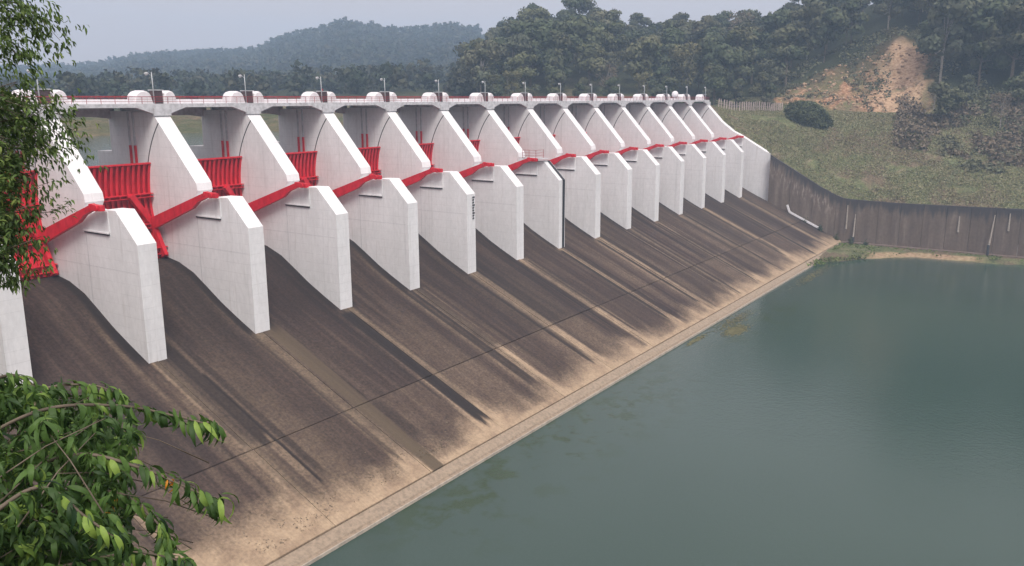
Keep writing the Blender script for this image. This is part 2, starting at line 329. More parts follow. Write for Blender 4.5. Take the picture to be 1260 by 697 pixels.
gr = (1-sstep(np.interp(AZg, [3, 7, 9, 16, 20, 24], [30, 36, 62, 60, 20, 24]), np.interp(AZg, [3, 7, 9, 16, 20, 24], [42, 48, 92, 80, 40, 40]), Sg))
raw = raw*(.7+.3*sstep(.38, .5, fbm(Yg*.3, Sg*.3+4, 4))); soil = np.clip(soil*(.5+.6*sstep(.35, .55, fbm(Yg*.35+7, Sg*.35, 4))), 0, 1)
gr = np.where(AZg > 23.5, (1-sstep(50, 110, Sg))*.55, gr)
n, m = Xg.shape; ii = np.arange(n*m).reshape(n, m); ff = np.stack([ii[:-1, :-1], ii[:-1, 1:], ii[1:, 1:], ii[1:, :-1]], -1).reshape(-1, 4)
me = np_mesh('hillside_terrain', np.stack([Xg, Yg, Zg], -1).reshape(-1, 3), ff[:, ::-1], GROUND, {'cover': np.stack([gr.ravel(), soil.ravel(), np.clip(raw+road+patch, 0, 1).ravel()], -1)}, True)
tag(link('hillside_terrain', me), 'hillside with rough grass slope, raw orange earth cut and wooded ridge', kind='structure')

# strip of grass and sand at the foot of the retaining wall
SY = np.array([-80, -10, 10, 20.5, 33.5, 45, 49, 53.6, 56]); SX = np.array([240, 243, 242.7, 239.7, 238.6, 226.5, 218.5, 208, 207])
def shore_strip():
    ys = np.arange(-80, 55.6, .6); t = np.linspace(0, 1, 40); Y, T = np.meshgrid(ys, t, indexing='ij'); x0 = np.interp(ys, SY, SX)[:, None]-3.5+(fbm(ys*.35, ys*0, 4)[:, None]-.5)*5
    X = x0+(248.2-x0)*T; Z = -41.1+1.6*sstep(0, .55, T)+(fbm(X*.4, Y*.4, 3)-.5)*.35*T; n, m = X.shape
    Z = np.where(Y > 53.0, np.minimum(Z, chute_z(Y)+.12), Z)
    i = np.arange(n*m).reshape(n, m); f = np.stack([i[:-1, :-1], i[1:, :-1], i[1:, 1:], i[:-1, 1:]], -1).reshape(-1, 4)
    sand = sstep(.22, .3, T)*(1-sstep(.44, .55, T))*sstep(17, 22, Y)*(1-sstep(42, 47, Y))*sstep(.3, .5, fbm(X*.2+5, Y*.2, 3)+.12)
    return link('river_bank', np_mesh('river_bank', np.stack([X, Y, Z], -1).reshape(-1, 3), f[:, ::-1], GROUND, {'cover': np.stack([np.ones(X.size), sand.ravel()*0, sand.ravel()*.6], -1)}, True))
tag(shore_strip(), 'strip of grass and sand between the green water and the retaining wall', kind='structure')

# the steep bank the camera stands on
xs = np.array([-60, -20, -6, 0., 1, 2, 5, 10, 16, 22.3]); ys = np.arange(-120, 99, 6.)
o = sheet('near_bank', xs, ys, lambda X, Y: np.interp(X, [-60, -20, 0, 1, 5, 10, 22.3], [8, 1.5, -1.65, -1.8, -7, -14, -27])+0*Y+(fbm(X*.3, Y*.3)-.5)*1.2*(X > 2), GROUND, {'cover': lambda X, Y: (X*0+.7, X*0, X*0)})
tag(o, 'steep overgrown bank under the viewpoint')

# ------------------------------------------------------------------ spillway chute, slab by slab
spill = empty('spillway', (22.5, 53, WATER)); tag(spill, 'long sloping spillway of stained brown concrete slabs above the green water', kind='structure')
SO = Vector((22.5, 53, WATER))
XC = lambda k: (XN+XF)/2+S*k
drift = rng.uniform(-.5, .5, 20); rnd = rng.random((20, 8))
def stain(X, Y):
    k = np.round((X-XC(0))/S).astype(int); kk = np.clip(k+1, 0, 17); xr = X-XC(0)-S*k
    nz = vnoise(X*.9, Y*.05); nf = vnoise(X*3.1, Y*.09); nb = vnoise(X*.22, Y*.02+3)
    li = np.searchsorted(LANE, X); lo = LOFF[li]
    wz = np.exp(-(xr/2.6)**4)                               # streaks gather in the wake of each pier, the lanes between stay plain
    tan = 1-sstep(-1.7, 3.4, Y-(55.9+2.5*(1-sstep(45, 72, X))+lo*(.35+1.5*wz)+(nb-.5)*2.6)-(fbm(X*.5, Y*.5, 4)-.5)*2.6)
    edge_ = 1-sstep(-.5, .5, Y-55.6); tan = np.maximum(tan, edge_)
    below = 1-sstep(80, 81.5, Y); fall = sstep(52, 81, Y)
    wid = .75+.5*rnd[kk, 0]; c0 = (rnd[kk, 1]-.5)*1.4+(rnd[kk, 6]-.5)*1.2*(1-fall)
    wake = np.exp(-(np.abs(xr-c0)/wid)**4)*below*(.75+.35*rnd[kk, 2])*(.55+.7*nf)
    thin = sstep(.62, .84, vnoise(X*1.7+40, Y*.028))*.42*(.2+.8*np.exp(-(xr/3.)**4))*(1-sstep(84, 92, Y))
    broad_tan = sstep(.5, .85, vnoise(X*.33+11, Y*.03))*.18*(1-sstep(70, 84, Y))  # broad faint tan bands on the lower chute
    T = np.clip(tan+(1-tan)*np.maximum(wake, np.maximum(thin, broad_tan)), 0, 1)
    D = np.zeros_like(X)
    for (kd, a, b, y0, y1, st) in DW:                       # dark wet-looking streaks running down from the piers
        x = X-XC(kd); e = sstep(a-.12, a+.12, x)*(1-sstep(b-.12, b+.12, x)); D = np.maximum(D, e*(1-sstep(y0-.5, y0+.5, Y))*sstep(y1-.6+(nf-.5)*2, y1+.8+(nf-.5)*2, Y)*st)
    line = np.maximum(np.exp(-((np.abs(xr)-1.55)/.75)**4)*sstep(79.5, 81.5, Y)*(.95-.25*nf), np.exp(-((np.abs(xr)-2.0)/.16)**2)*sstep(79, 81, Y)*.45)  # darker band along both sides of each pier's foot
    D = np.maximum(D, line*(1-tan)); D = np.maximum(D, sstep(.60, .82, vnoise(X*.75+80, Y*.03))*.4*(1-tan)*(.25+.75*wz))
    D = np.maximum(D, sstep(.45, .75, vnoise(X*.09+7, Y*.07))*.35*(1-tan)*sstep(64, 67, Y))
    for (x0, x1, y0, y1, st) in LW:
        e = sstep(x0-.1, x0+.1, X)*(1-sstep(x1-.1, x1+.1, X)); T = np.maximum(T, e*(1-sstep(y0-.6, y0+.6, Y))*sstep(y1-1, y1+2, Y)*st*(.6+.5*nf))
    for (x0, x1, y0, y1, st) in DB:
        e = sstep(x0-.1, x0+.1, X)*(1-sstep(x1-.1, x1+.1, X)); D = np.maximum(D, e*(1-sstep(y0-.8, y0+.8, Y))*sstep(y1-.8, y1+1.5, Y)*st*(.75+.35*nf))
    sb = np.clip(np.floor((X-XC(0))/S).astype(int)+1, 0, 17); lowr = (Y < 65.8).astype(int)
    T = np.clip(T+(1-tan)*(slabt[sb, lowr]*.10+np.maximum(LTON[li]-.62, 0)*(.12+.75*wz)*(1-sstep(70, 86, Y))*(.6+.6*nf)), 0, 1); D = np.maximum(D, (1-tan)*np.maximum(slabt[sb, 1-lowr]*.30*(.5+.8*vnoise(X*.3, Y*.3)), np.maximum(.45-LTON[li], 0)*(.15+1.1*wz)))
    T = T*(1-D*.9)
    O = np.zeros_like(X); x = X-XC(2); O = np.maximum(O, sstep(.2, .5, x)*(1-sstep(2.0+.6*fall, 2.3+.6*fall, x))*sstep(53.9, 54.6, Y)*(1-sstep(79, 82, Y)))
    O = O*(.6+.4*nf)
    return np.clip(T*(1-O), 0, 1), D*(1-O), O*.8
LANE = np.cumsum(rng.choice([.5, .9, 1.6, 2.6, 3.4], 220))+20; LOFF = rng.uniform(-1, 1, 240); LTON = rng.random(240)
slabt = rng.random((20, 2)); LW = []; DB = []
for k_ in range(16):
    for j_ in range(3): x_ = XC(k_)+random.uniform(-2.4, 2.4); LW.append((x_, x_+random.choice([.22, .3, .5, 1.1]), random.choice([80, 80, 66.5]), random.uniform(57, 62), random.uniform(.3, .62)))
    for j_ in range(4): x_ = XC(k_)+random.choice([random.uniform(-3.2, 2.4), random.uniform(-3, 2.4), random.uniform(-6.5, 6.5)]); DB.append((x_, x_+random.choice([.2, .35, .9, 1.8]), random.choice([82, 95, 90, 65.8]), random.choice([65.8, 65.8, 60, 58.5]), random.uniform(.3, .7)))
DW = [(1, 1.2, 2.9, 82, 66, .75), (1, 2.75, 3.1, 77, 59.5, .95), (3, -1.9, .1, 80, 57.2, .9), (3, -3.1, -2.7, 84, 62, .6), (2, 2.5, 2.9, 82, 66, .6), (2, -2.0, -1.2, 74, 58, .5),
      (4, -1.4, -1.0, 80, 59, .6), (5, 1.4, 4.6, 88, 66, .6), (5, -2.2, -1.3, 80, 57.5, .7), (6, -2.4, -1.9, 82, 60, .8), (6, 1.2, 1.7, 80, 58, .7), (7, -1.8, -.7, 80, 58.5, .85), (7, 2, 2.4, 82, 64, .6),
      (8, -1.5, -.6, 80, 57.6, .8), (9, 1.1, 1.8, 80, 58, .8), (9, -2.5, -2.1, 84, 60, .6), (10, -1.2, -.4, 80, 57, .8), (11, .9, 1.8, 80, 57.8, .8), (12, -1.5, -.8, 80, 58, .7), (13, -1.3, .3, 82, 55, .85), (14, 1, 1.8, 80, 58, .6), (15, -5, -4.5, 78, 58, .6)]
rows = [(103.4, 65.93, 'upper_chute_slab'), (65.71, 54.75, 'lower_chute_slab')]
bounds = [22.5]+[XC(k) for k in range(0, 15)]+[247.9]
for b0, b1 in zip(bounds, bounds[1:]):
    for r, (ya, yb, nm) in enumerate(rows):
        g = .035; xs = np.linspace(b0+g, b1-g, int((b1-b0)/.2)); ys = np.concatenate([np.arange(ya, 80, -.7), np.arange(min(ya, 80), yb, -.55), [yb]])
        X, Y = np.meshgrid(xs, ys, indexing='ij'); n, m = X.shape; lift = rng.uniform(-.03, .03)
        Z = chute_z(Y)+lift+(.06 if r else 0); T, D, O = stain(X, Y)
        V = np.stack([X, Y, Z], -1)-np.array(SO); i = np.arange(n*m).reshape(n, m)
        f = np.stack([i[:-1, :-1], i[1:, :-1], i[1:, 1:], i[:-1, 1:]], -1).reshape(-1, 4)[:, ::-1]
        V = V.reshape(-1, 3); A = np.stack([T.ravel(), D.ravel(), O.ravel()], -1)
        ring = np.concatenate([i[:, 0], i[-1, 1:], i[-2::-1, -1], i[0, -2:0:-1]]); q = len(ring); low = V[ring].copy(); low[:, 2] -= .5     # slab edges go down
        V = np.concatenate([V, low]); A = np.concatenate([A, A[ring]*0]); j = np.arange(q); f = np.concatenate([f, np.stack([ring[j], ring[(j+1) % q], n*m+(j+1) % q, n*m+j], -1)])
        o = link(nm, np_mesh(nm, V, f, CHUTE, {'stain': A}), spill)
bm = bmesh.new(); prism(bm, [(1.66, chute_z(54.66)-WATER-.05), (.55, chute_z(53.55)-WATER-.03), (.45, .30), (.12, .27), (.12, -1.4), (1.66, -1.4)], 0, 225.4); me = to_mesh('toe_kerb', bm, None, bevel=.03)
me.materials.clear(); KERB = m_plain('worn_tan_kerb', (.33, .26, .19), .9, .3, 2.5); me.materials.append(KERB); link('toe_kerb', me, spill)
bm = bmesh.new(); box(bm, 0, 225.4, .0, .115, -1.4, .32); link('kerb_lip', to_mesh('kerb_lip', bm, m_plain('pale_kerb_lip', (.46, .40, .33), .9, .3, 1.5)), spill)
bm = bmesh.new(); prism(bm, [(y-53, chute_z(y)-.55-WATER) for y in (102, 97, 91.5, 80.4, 65.8, 53.3)]+[(0.3, -3), (49, -3)], 0, 225.4); link('chute_bed', to_mesh('chute_bed', bm, DARK), spill)

# ------------------------------------------------------------------ piers
TY, TZ, RAD = 86.4, -12.0, 13.1
BODY = [(106.7, -1.75), (97.0, -1.75), (96.9, -2.2), (89.6, -10.2), (89.45, -11.1), (90.0, -11.9), (88.3, -12.15), (87.2, -11.8), (86.1, -11.66), (83.9, -11.6), (80.55, -14.95), (80.45, -29.5), (98, -29.5), (110, -29.5), (110, -6.95), (108.2, -6.95), (106.75, -6.9)]
ARC = [(TY+(RAD+.06)*math.cos(t), TZ+(RAD+.06)*math.sin(t)) for t in np.radians(np.linspace(42.5, -37.5, 26))]
BLOCK = [(85.25, -14.02), (85.25, -11.75), (86.3, -11.74), (87.3, -11.9), (88.4, -12.3), (89.3, -12.8), (90.05, -13.5), (90.05, -14.1)]
def ribbon(bm, pts, wd, x0, x1):
    for (a, b) in zip(pts, pts[1:]):
        beam(bm, ((x0+x1)/2, a[0], a[1]), ((x0+x1)/2, b[0], b[1]), abs(x1-x0), wd, up=(0, -(b[1]-a[1]), b[0]-a[0]))
def pier_meshes(body, w, last):
    d = {}
    bm = bmesh.new(); prism(bm, [(y, z+.0) for y, z in body], 0, w); d['pier_body'] = to_mesh('pier_body', bm, WHITE, bevel=.05)
    bm = bmesh.new(); prism(bm, BLOCK, -.11, .0-.003); d['trunnion_block'] = to_mesh('trunnion_block', bm, WHITE, bevel=.03)
    bm = bmesh.new(); box(bm, -.26, -.003, 85.3, 90.0, -14.17, -14.024); d['ledge'] = to_mesh('ledge', bm, WHITE)
    bm = bmesh.new(); box(bm, -.14, -.003, 85.35, 89.95, -14.36, -14.173); d['ledge_gap'] = to_mesh('ledge_gap', bm, DARK)  # dark strip standing in for the shadow beneath the ledge
    bm = bmesh.new(); ribbon(bm, ARC, .17, -.012, -.001); d['seal_track'] = to_mesh('seal_track', bm, DARK)
    bm = bmesh.new(); box(bm, -.006, -.001, 89.86, 89.92, -26, -14.3); box(bm, -.006, -.001, 80.9, 97.0, -18.03, -18.0); d['construction_joint'] = to_mesh('construction_joint', bm, PALE)
    for i, yy in enumerate((102.3, 101.25)):
        bm = bmesh.new(); box(bm, -.16, -.001, yy-.13, yy+.13, -6.0, -1.8); d['slot_guide', i] = to_mesh('slot_guide', bm, PALE)
        bm = bmesh.new(); box(bm, -.2, -.001, yy-.15, yy+.15, -20.5, -6.004); d['painted_slot_guide', i] = to_mesh('painted_slot_guide', bm, RED)
    bm = bmesh.new(); box(bm, -.10, w+.10, 96.6, 97.25, -2.25, -1.3); d['bearing_shelf'] = to_mesh('bearing_shelf', bm, GIRDER, bevel=.02)
    return d
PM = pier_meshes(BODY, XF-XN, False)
LASTB = [((y-4.0 if z < -11.5 and y < 85 else y), z) for y, z in BODY]; LASTB = [(76.2 if y < 77 else y, (-15.1 if abs(z+14.95) < .01 else z)) for y, z in LASTB]
LASTB = [(106.7, -1.75), (97.0, -1.75), (96.9, -2.1), (92.0, -7.1), (88.4, -9.8), (86.0, -10.9), (78.2, -15.4), (76.0, -16.2), (76.0, -30), (98, -30), (110, -30), (110, -6.95), (108.2, -6.95), (106.75, -6.9)]
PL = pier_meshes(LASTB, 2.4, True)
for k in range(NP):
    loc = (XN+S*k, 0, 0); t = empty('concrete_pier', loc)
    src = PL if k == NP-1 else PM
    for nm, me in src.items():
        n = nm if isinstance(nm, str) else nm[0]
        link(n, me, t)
    if k == 0: lb = 'white spillway pier at the left edge, half hidden by leaves'
    elif k == NP-1: lb = 'last white pier at the far end, wider and joined to the brown retaining wall'
    elif k == 7: lb = 'eighth white spillway pier from the left, with a black stripe down its nose'
    elif k == 5: lb = 'sixth white spillway pier from the left, with small gauge marks on its nose'
    else: lb = ORD[k]+' white spillway pier from the left, between two red gates'
    tag(t, lb, 'dam pier', 'row of white spillway piers')
    if k == 7:
        bm = bmesh.new(); wpt = [(80.42, -28.5), (80.42, -14.97), (83.85, -11.54)]
        for a, b in zip(wpt, wpt[1:]): beam(bm, (1.55, *a), (1.55, *b), .75, .04, up=(0, -(b[1]-a[1]), b[0]-a[0]))
        link('painted_stripe', to_mesh('painted_stripe', bm, BLACKP), t)
    if k in (5, 7, 13):
        bm = bmesh.new()
        if k == 5:
            for i in range(9): box(bm, 1.35, 1.75+.2*(i % 3 == 0), 80.41, 80.449, -15.6-i*.42, -15.38-i*.42)
            link('gauge_mark', to_mesh('gauge_mark', bm, DARK), t)
        else: bm.free()
# ------------------------------------------------------------------ radial gates
GW = S-(XF-XN)                                              # clear bay, gate runs from the far face of one pier to the near face of the next
def arcp(r, t): return (TY+r*math.cos(t), TZ+r*math.sin(t))
t0, t1 = math.radians(16.8), math.radians(-38.0)
TS = [t0+(t1-t0)*i/18 for i in range(19)]
G = {}
bm = bmesh.new(); prism(bm, [arcp(RAD, t) for t in TS]+[arcp(RAD-.04, t) for t in TS[::-1]], .04, GW-.04); G['skin_plate'] = [(to_mesh('skin_plate', bm, RED), (0, 0, 0))]
bm = bmesh.new(); prism(bm, [arcp(RAD-.05, t) for t in TS]+[arcp(RAD-.45, t) for t in TS[::-1]], -.04, .04)
prism(bm, [arcp(RAD-.452, t) for t in TS]+[arcp(RAD-.50, t) for t in TS[::-1]], -.17, .17); rib = to_mesh('rib', bm, RED); G['rib'] = [(rib, (.15+i*(GW-.3)/16, 0, 0)) for i in range(17)]
def cross(tt, depth, h, nm):
    bm = bmesh.new(); y, z = arcp(RAD-.46, tt); box(bm, .1, GW-.1, y-depth, y, z-h/2, z-h/2+.09); box(bm, .1, GW-.1, y-depth, y, z+h/2-.09, z+h/2); box(bm, .1, GW-.1, y-.1, y-.02, z-h/2+.092, z+h/2-.092)
    for i in range(9):
        x = .5+i*(GW-1)/8; box(bm, x-.03, x+.03, y-depth+.02, y-.102, z-h/2+.092, z+h/2-.092)
    G.setdefault(nm, []).append((to_mesh(nm, bm, RED), (0, 0, 0)))
bm = bmesh.new(); y, z = arcp(RAD-.2, t0+.008); box(bm, .05, GW-.05, y-.4, y+.22, z-.06, z+.14); G['top_edge_beam'] = [(to_mesh('top_edge_beam', bm, RED), (0, 0, 0))]
cross(math.radians(-.5), .8, .5, 'horizontal_girder'); cross(math.radians(-18), .8, .6, 'horizontal_girder'); cross(math.radians(-33.5), .75, .9, 'horizontal_girder')
ARMP = [(84.75, -11.05), (86.5, -10.98), (98.1, -15.0), (98.1, -16.55), (89.3, -13.15), (88.0, -12.22), (86.3, -11.62), (84.75, -11.6)]
bm = bmesh.new(); prism(bm, ARMP, -.26, .26); box(bm, -.32, .32, 86.6, 86.8, -11.5, -10.94); arm = to_mesh('gate_arm', bm, RED, bevel=.02)
bm = bmesh.new(); prism(bm, [(86.4, -12.0), (88.0, -11.95), (98.1, -15.0), (98.1, -16.55), (89.3, -13.35), (88.0, -12.6), (86.4, -12.5)], -.26, .26); arm2 = to_mesh('gate_arm', bm, RED, bevel=.02)
G['gate_arm'] = [(arm2, (.85, 0, 0)), (arm, (GW-.85, 0, 0))]
bm = bmesh.new(); tube(bm, [(-.42, 85.5, -11.33), (.42, 85.5, -11.33)], .32, 14); hub = to_mesh('trunnion_hub', bm, RED)
G['trunnion_hub'] = [(hub, (.85, 1.2, -.92)), (hub, (GW-.85, 0, 0))]
for sx, xo in ((1, .85), (-1, GW-.85)):
    bm = bmesh.new(); beam(bm, (xo, 98.1, -15.6), (xo+sx*2.6, 98.1, -11.9), .7, .75, up=(0, 1, 0)); G.setdefault('diagonal_brace', []).append((to_mesh('diagonal_brace', bm, RED, bevel=.02), (0, 0, 0)))
    bm = bmesh.new(); beam(bm, (xo, 98.0, -15.3), (xo-sx*.1, 95.9, -19.6), .5, .7, up=(0, 1, 0)); G.setdefault('end_post', []).append((to_mesh('end_post', bm, RED, bevel=.02), (0, 0, 0)))
for k in range(NP-1):
    t = empty('radial_gate', (XF+S*k, 0, 0))
    lb = {0: 'red radial gate seen through the leaves at the left edge'}.get(k, 'red radial gate between the %s and %s white piers from the left' % (ORD[k], ORD[k+1]))
    tag(t, lb, 'spillway gate', 'red radial gates between the piers')
    for nm, L in G.items():
        if nm == 'rib' and k > 7: L = L[-6:]
        for me, loc in L: link(nm, me, t, loc)
# ------------------------------------------------------------------ deck across the piers
deck = empty('deck_bridge', (0, 0, 0)); tag(deck, 'pale concrete bridge deck running across the tops of all the white piers', 'bridge')
DX0 = XN-S; DX1 = XN+S*15+2.6
bm = bmesh.new(); box(bm, DX0, DX1, 96.95, 107.3, -1.2, -.92); link('deck_slab', to_mesh('deck_slab', bm, GIRDER), deck)
def girder(y0, y1, top, thin, deep):
    bm = bmesh.new(); w_ = S-1.1; pl = [(.0, top), (w_, top), (w_, deep), (w_-.3, deep), (w_-1.6, (thin+deep)/2), (w_-2.9, thin), (2.9, thin), (1.6, (thin+deep)/2), (.3, deep), (0, deep)]
    a = [bm.verts.new((x, y0, z)) for x, z in pl]; b = [bm.verts.new((x, y1, z)) for x, z in pl]; bm.faces.new(a); bm.faces.new(b[::-1])
    for i in range(len(pl)): bm.faces.new((a[i], b[i], b[(i+1) % len(pl)], a[(i+1) % len(pl)]))
    return to_mesh('haunched_girder', bm, GIRDER, bevel=.02)
gd, gu = girder(96.75, 97.3, -.78, -1.24, -2.1), girder(106.2, 106.7, -1.205, -2.45, -2.75)
for k in range(-1, NP-1):
    link('haunched_girder', gd, deck, (XC(k)+.55, 0, 0)); link('haunched_girder', gu, deck, (XC(k)+.55, 0, 0))
bm = bmesh.new(); box(bm, -.55, .55, 96.7, 97.32, -1.3, -.78); pc = to_mesh('pier_cap', bm, GIRDER, bevel=.02)
bm = bmesh.new(); box(bm, -1.1, 1.1, 96.98, 97.26, -1.72, -1.32); 
bm.free()
for k in range(NP): link('pier_cap', pc, deck, (XC(k), 0, 0))
bm = bmesh.new(); box(bm, DX0, DX1, 106.9, 107.15, -.918, -.25); link('parapet', to_mesh('parapet', bm, COVER), deck)
# railings
def railing(name, y, z0, z1, mid, label):
    r = empty(name, (0, y, z0)); tag(r, label, 'railing')
    for zz, rr in [(z1, .045)]+[(q, .022) for q in mid]:
        bm = bmesh.new(); box(bm, DX0, DX1, -rr, rr, zz-z0-rr, zz-z0+rr); link('rail', to_mesh('rail', bm, RAIL), r)
    bm = bmesh.new(); box(bm, -.022, .022, -.021, .021, 0, z1-z0-.052); pm = to_mesh('rail_post', bm, RAIL)
    x = DX0+.5
    while x < DX1: link('rail_post', pm, r, (x, 0, 0)); x += 1.775
railing('deck_railing', 97.12, -.776, .06, (-.22, -.5), 'low red steel railing along the near edge of the deck')
railing('upstream_railing', 107.02, -.248, .12, (-.06,), 'red rail on the pale parapet along the far edge of the deck')
# things on the deck
def cover_mesh(lx, ly, h):
    bm = bmesh.new(); n = 9; rings = []
    prof = [(0, 0), (0, .62), (.09, .8), (.22, .93), (.4, 1.0), (.6, 1.0), (.78, .93), (.91, .8), (1, .62), (1, 0)]
    for yv, sc2, dz in ((0, .78, -.10), (.12, .92, -.03), (.3, 1, 0), (.7, 1, 0), (.88, .92, -.03), (1, .78, -.10)):
        rings.append([bm.verts.new((lx/2+(u-.5)*lx*(sc2 if v > .3 else 1), yv*ly, max(0, v*h+(dz*h if v > .3 else 0)))) for u, v in prof])
    for a, b in zip(rings, rings[1:]):
        for i in range(len(prof)-1): bm.faces.new((a[i], a[i+1], b[i+1], b[i]))
    bm.faces.new(rings[0]); bm.faces.new(rings[-1][::-1]); return to_mesh('cover_shell', bm, COVER)
def cover_parts(lx, ly, h):
    d = [('cover_shell', cover_mesh(lx, ly, h))]
    bm = bmesh.new(); box(bm, -.08, lx+.08, -.06, ly+.06, -.14, -.002); d.append(('base_frame', to_mesh('base_frame', bm, PALE)))
    bm = bmesh.new()
    for xx in (lx*.33, lx*.66): box(bm, xx-.02, xx+.02, -.035, -.005, .05, h*.55)
    d.append(('cover_seam', to_mesh('cover_seam', bm, PALE))); return d
CA, CB = cover_parts(2.5, 1.9, 1.62), cover_parts(1.9, 1.9, 1.62)
bm = bmesh.new(); box(bm, 0, 1.2, 0, .9, 0, 1.75); cabm = to_mesh('cabinet_body', bm, BROWN, bevel=.02)
bm = bmesh.new(); box(bm, -.12, 1.35, -.12, 1.02, 1.752, 1.87); cabr = to_mesh('cabinet_roof', bm, PALE, bevel=.02)
bm = bmesh.new(); box(bm, .1, .56, -.03, -.002, .15, 1.6); box(bm, .64, 1.1, -.03, -.002, .15, 1.6); cabd = to_mesh('cabinet_door', bm, m_plain('dark_cabinet_door', (.09, .06, .065), .5))
bm = bmesh.new(); box(bm, .0, .5, 0, .012, 0, .3); plate = to_mesh('red_plate', bm, RAIL)
bm = bmesh.new(); tube(bm, [(0, 0, 0), (0, 0, .3)], .13, 8); lb_ = to_mesh('lamp_base', bm, PALE)
bm = bmesh.new(); tube(bm, [(0, 0, .3), (-.03, 0, 2.2), (-.08, 0, 4.35)], [.085, .07, .05], 7); lpm = to_mesh('lamp_pole', bm, STEEL, True)
bm = bmesh.new(); tube(bm, [(-.07, 0, 3.75), (-.35, 0, 4.0), (-.62, 0, 4.08)], [.035, .035, .03], 6); lar = to_mesh('lamp_arm', bm, STEEL, True)
bm = bmesh.new(); tube(bm, [(-.5, 0, 4.10), (-.7, 0, 4.14), (-1.05, 0, 4.10), (-1.15, 0, 4.05)], [.06, .16, .16, .06], 8); lhd = to_mesh('lamp_head', bm, PALE, True)
bm = bmesh.new(); tube(bm, [(-1.02, 0, 3.95), (-.68, 0, 3.98)], [.08, .08], 8); lgl = to_mesh('lamp_glass', bm, COVER, True)
for k in range(NP):
    x = XN+S*k; pn = ORD[k]+' pier from the left'
    for nm, P, dx, side in (('hoist_cover', CA, -1.65, 'before'), ('hoist_cover', CB, 2.35, 'beyond')):
        if k == NP-1 and side == 'beyond': continue
        t = empty(nm, (x+dx, 98.0, -.78)); tag(t, 'white domed hoist cover %s the brown cabinet above the %s' % (side, pn), 'machine cover', 'white hoist covers on the deck')
        for n2, me in P: link(n2, me, t)
    t = empty('control_cabinet', (x+1.0, 98.0, -.92)); tag(t, 'brown control cabinet with a flat roof above the %s' % pn, 'cabinet', 'brown control cabinets on the deck')
    link('cabinet_body', cabm, t); link('cabinet_roof', cabr, t); link('cabinet_door', cabd, t)
    t = empty('street_lamp', (x+.75, 97.65, -.92)); t.scale = (.92, .92, .92); tag(t, 'thin grey street lamp on the deck above the %s' % pn, 'street lamp', 'street lamps along the deck')
    link('lamp_base', lb_, t); link('lamp_pole', lpm, t); link('lamp_arm', lar, t); h_ = link('lamp_head', lhd, t); link('lamp_glass', lgl, h_)
# white tank near the far end, two slim masts
bm = bmesh.new(); bmesh.ops.create_uvsphere(bm, u_segments=16, v_segments=10, radius=.95); tk = to_mesh('tank_shell', bm, COVER, True)
t = empty('round_tank', (233.2, 100, -.92)); tag(t, 'round white tank on legs on the deck near its far end', 'tank'); link('tank_shell', tk, t, (0, 0, 1.75))
for a, b in ((-.5, -.5), (.5, -.5), (.5, .5), (-.5, .5)):
    bm = bmesh.new(); beam(bm, (a, b, 0), (a*.9, b*.9, 1.35), .08, .08); link('leg', to_mesh('leg', bm, PALE), t)
t = empty('marker_post', (XN+S*4+9.2, 106.2, -.92)); tag(t, 'short post with red top standing on the deck past the fifth street lamp', 'post')
bm = bmesh.new(); tube(bm, [(0, 0, 0), (0, 0, 1.7)], .09, 6); link('post_shaft', to_mesh('post_shaft', bm, COVER), t)
bm = bmesh.new(); tube(bm, [(0, 0, 1.702), (0, 0, 2.3)], .1, 6); link('post_tip', to_mesh('post_tip', bm, RAIL), t)
# service platform with red rails on the eighth pier
t = empty('service_platform', (XN+S*7, 86, -11.2)); tag(t, 'small service platform with thin red rails on the eighth pier', 'platform')
bm = bmesh.new(); box(bm, -.9, 1.9, -2.6, 2.1, .05, .12); link('walkway', to_mesh('walkway', bm, PALE), t)
for zz in (.6, 1.1, 1.6):
    bm = bmesh.new(); beam(bm, (-.85, -.9, zz), (-.85, 2.05, zz), .05, .05); beam(bm, (-.85, -.9, zz), (1.85, -.9, zz), .05, .05); link('rail', to_mesh('rail', bm, RAIL), t)
for px_, py_ in ((-.85, -.9), (-.85, .6), (-.85, 2.05), (1.85, -.9)):
    bm = bmesh.new(); beam(bm, (px_, py_, .12), (px_, py_, 1.65), .06, .06); link('rail_post', to_mesh('rail_post', bm, RAIL), t)

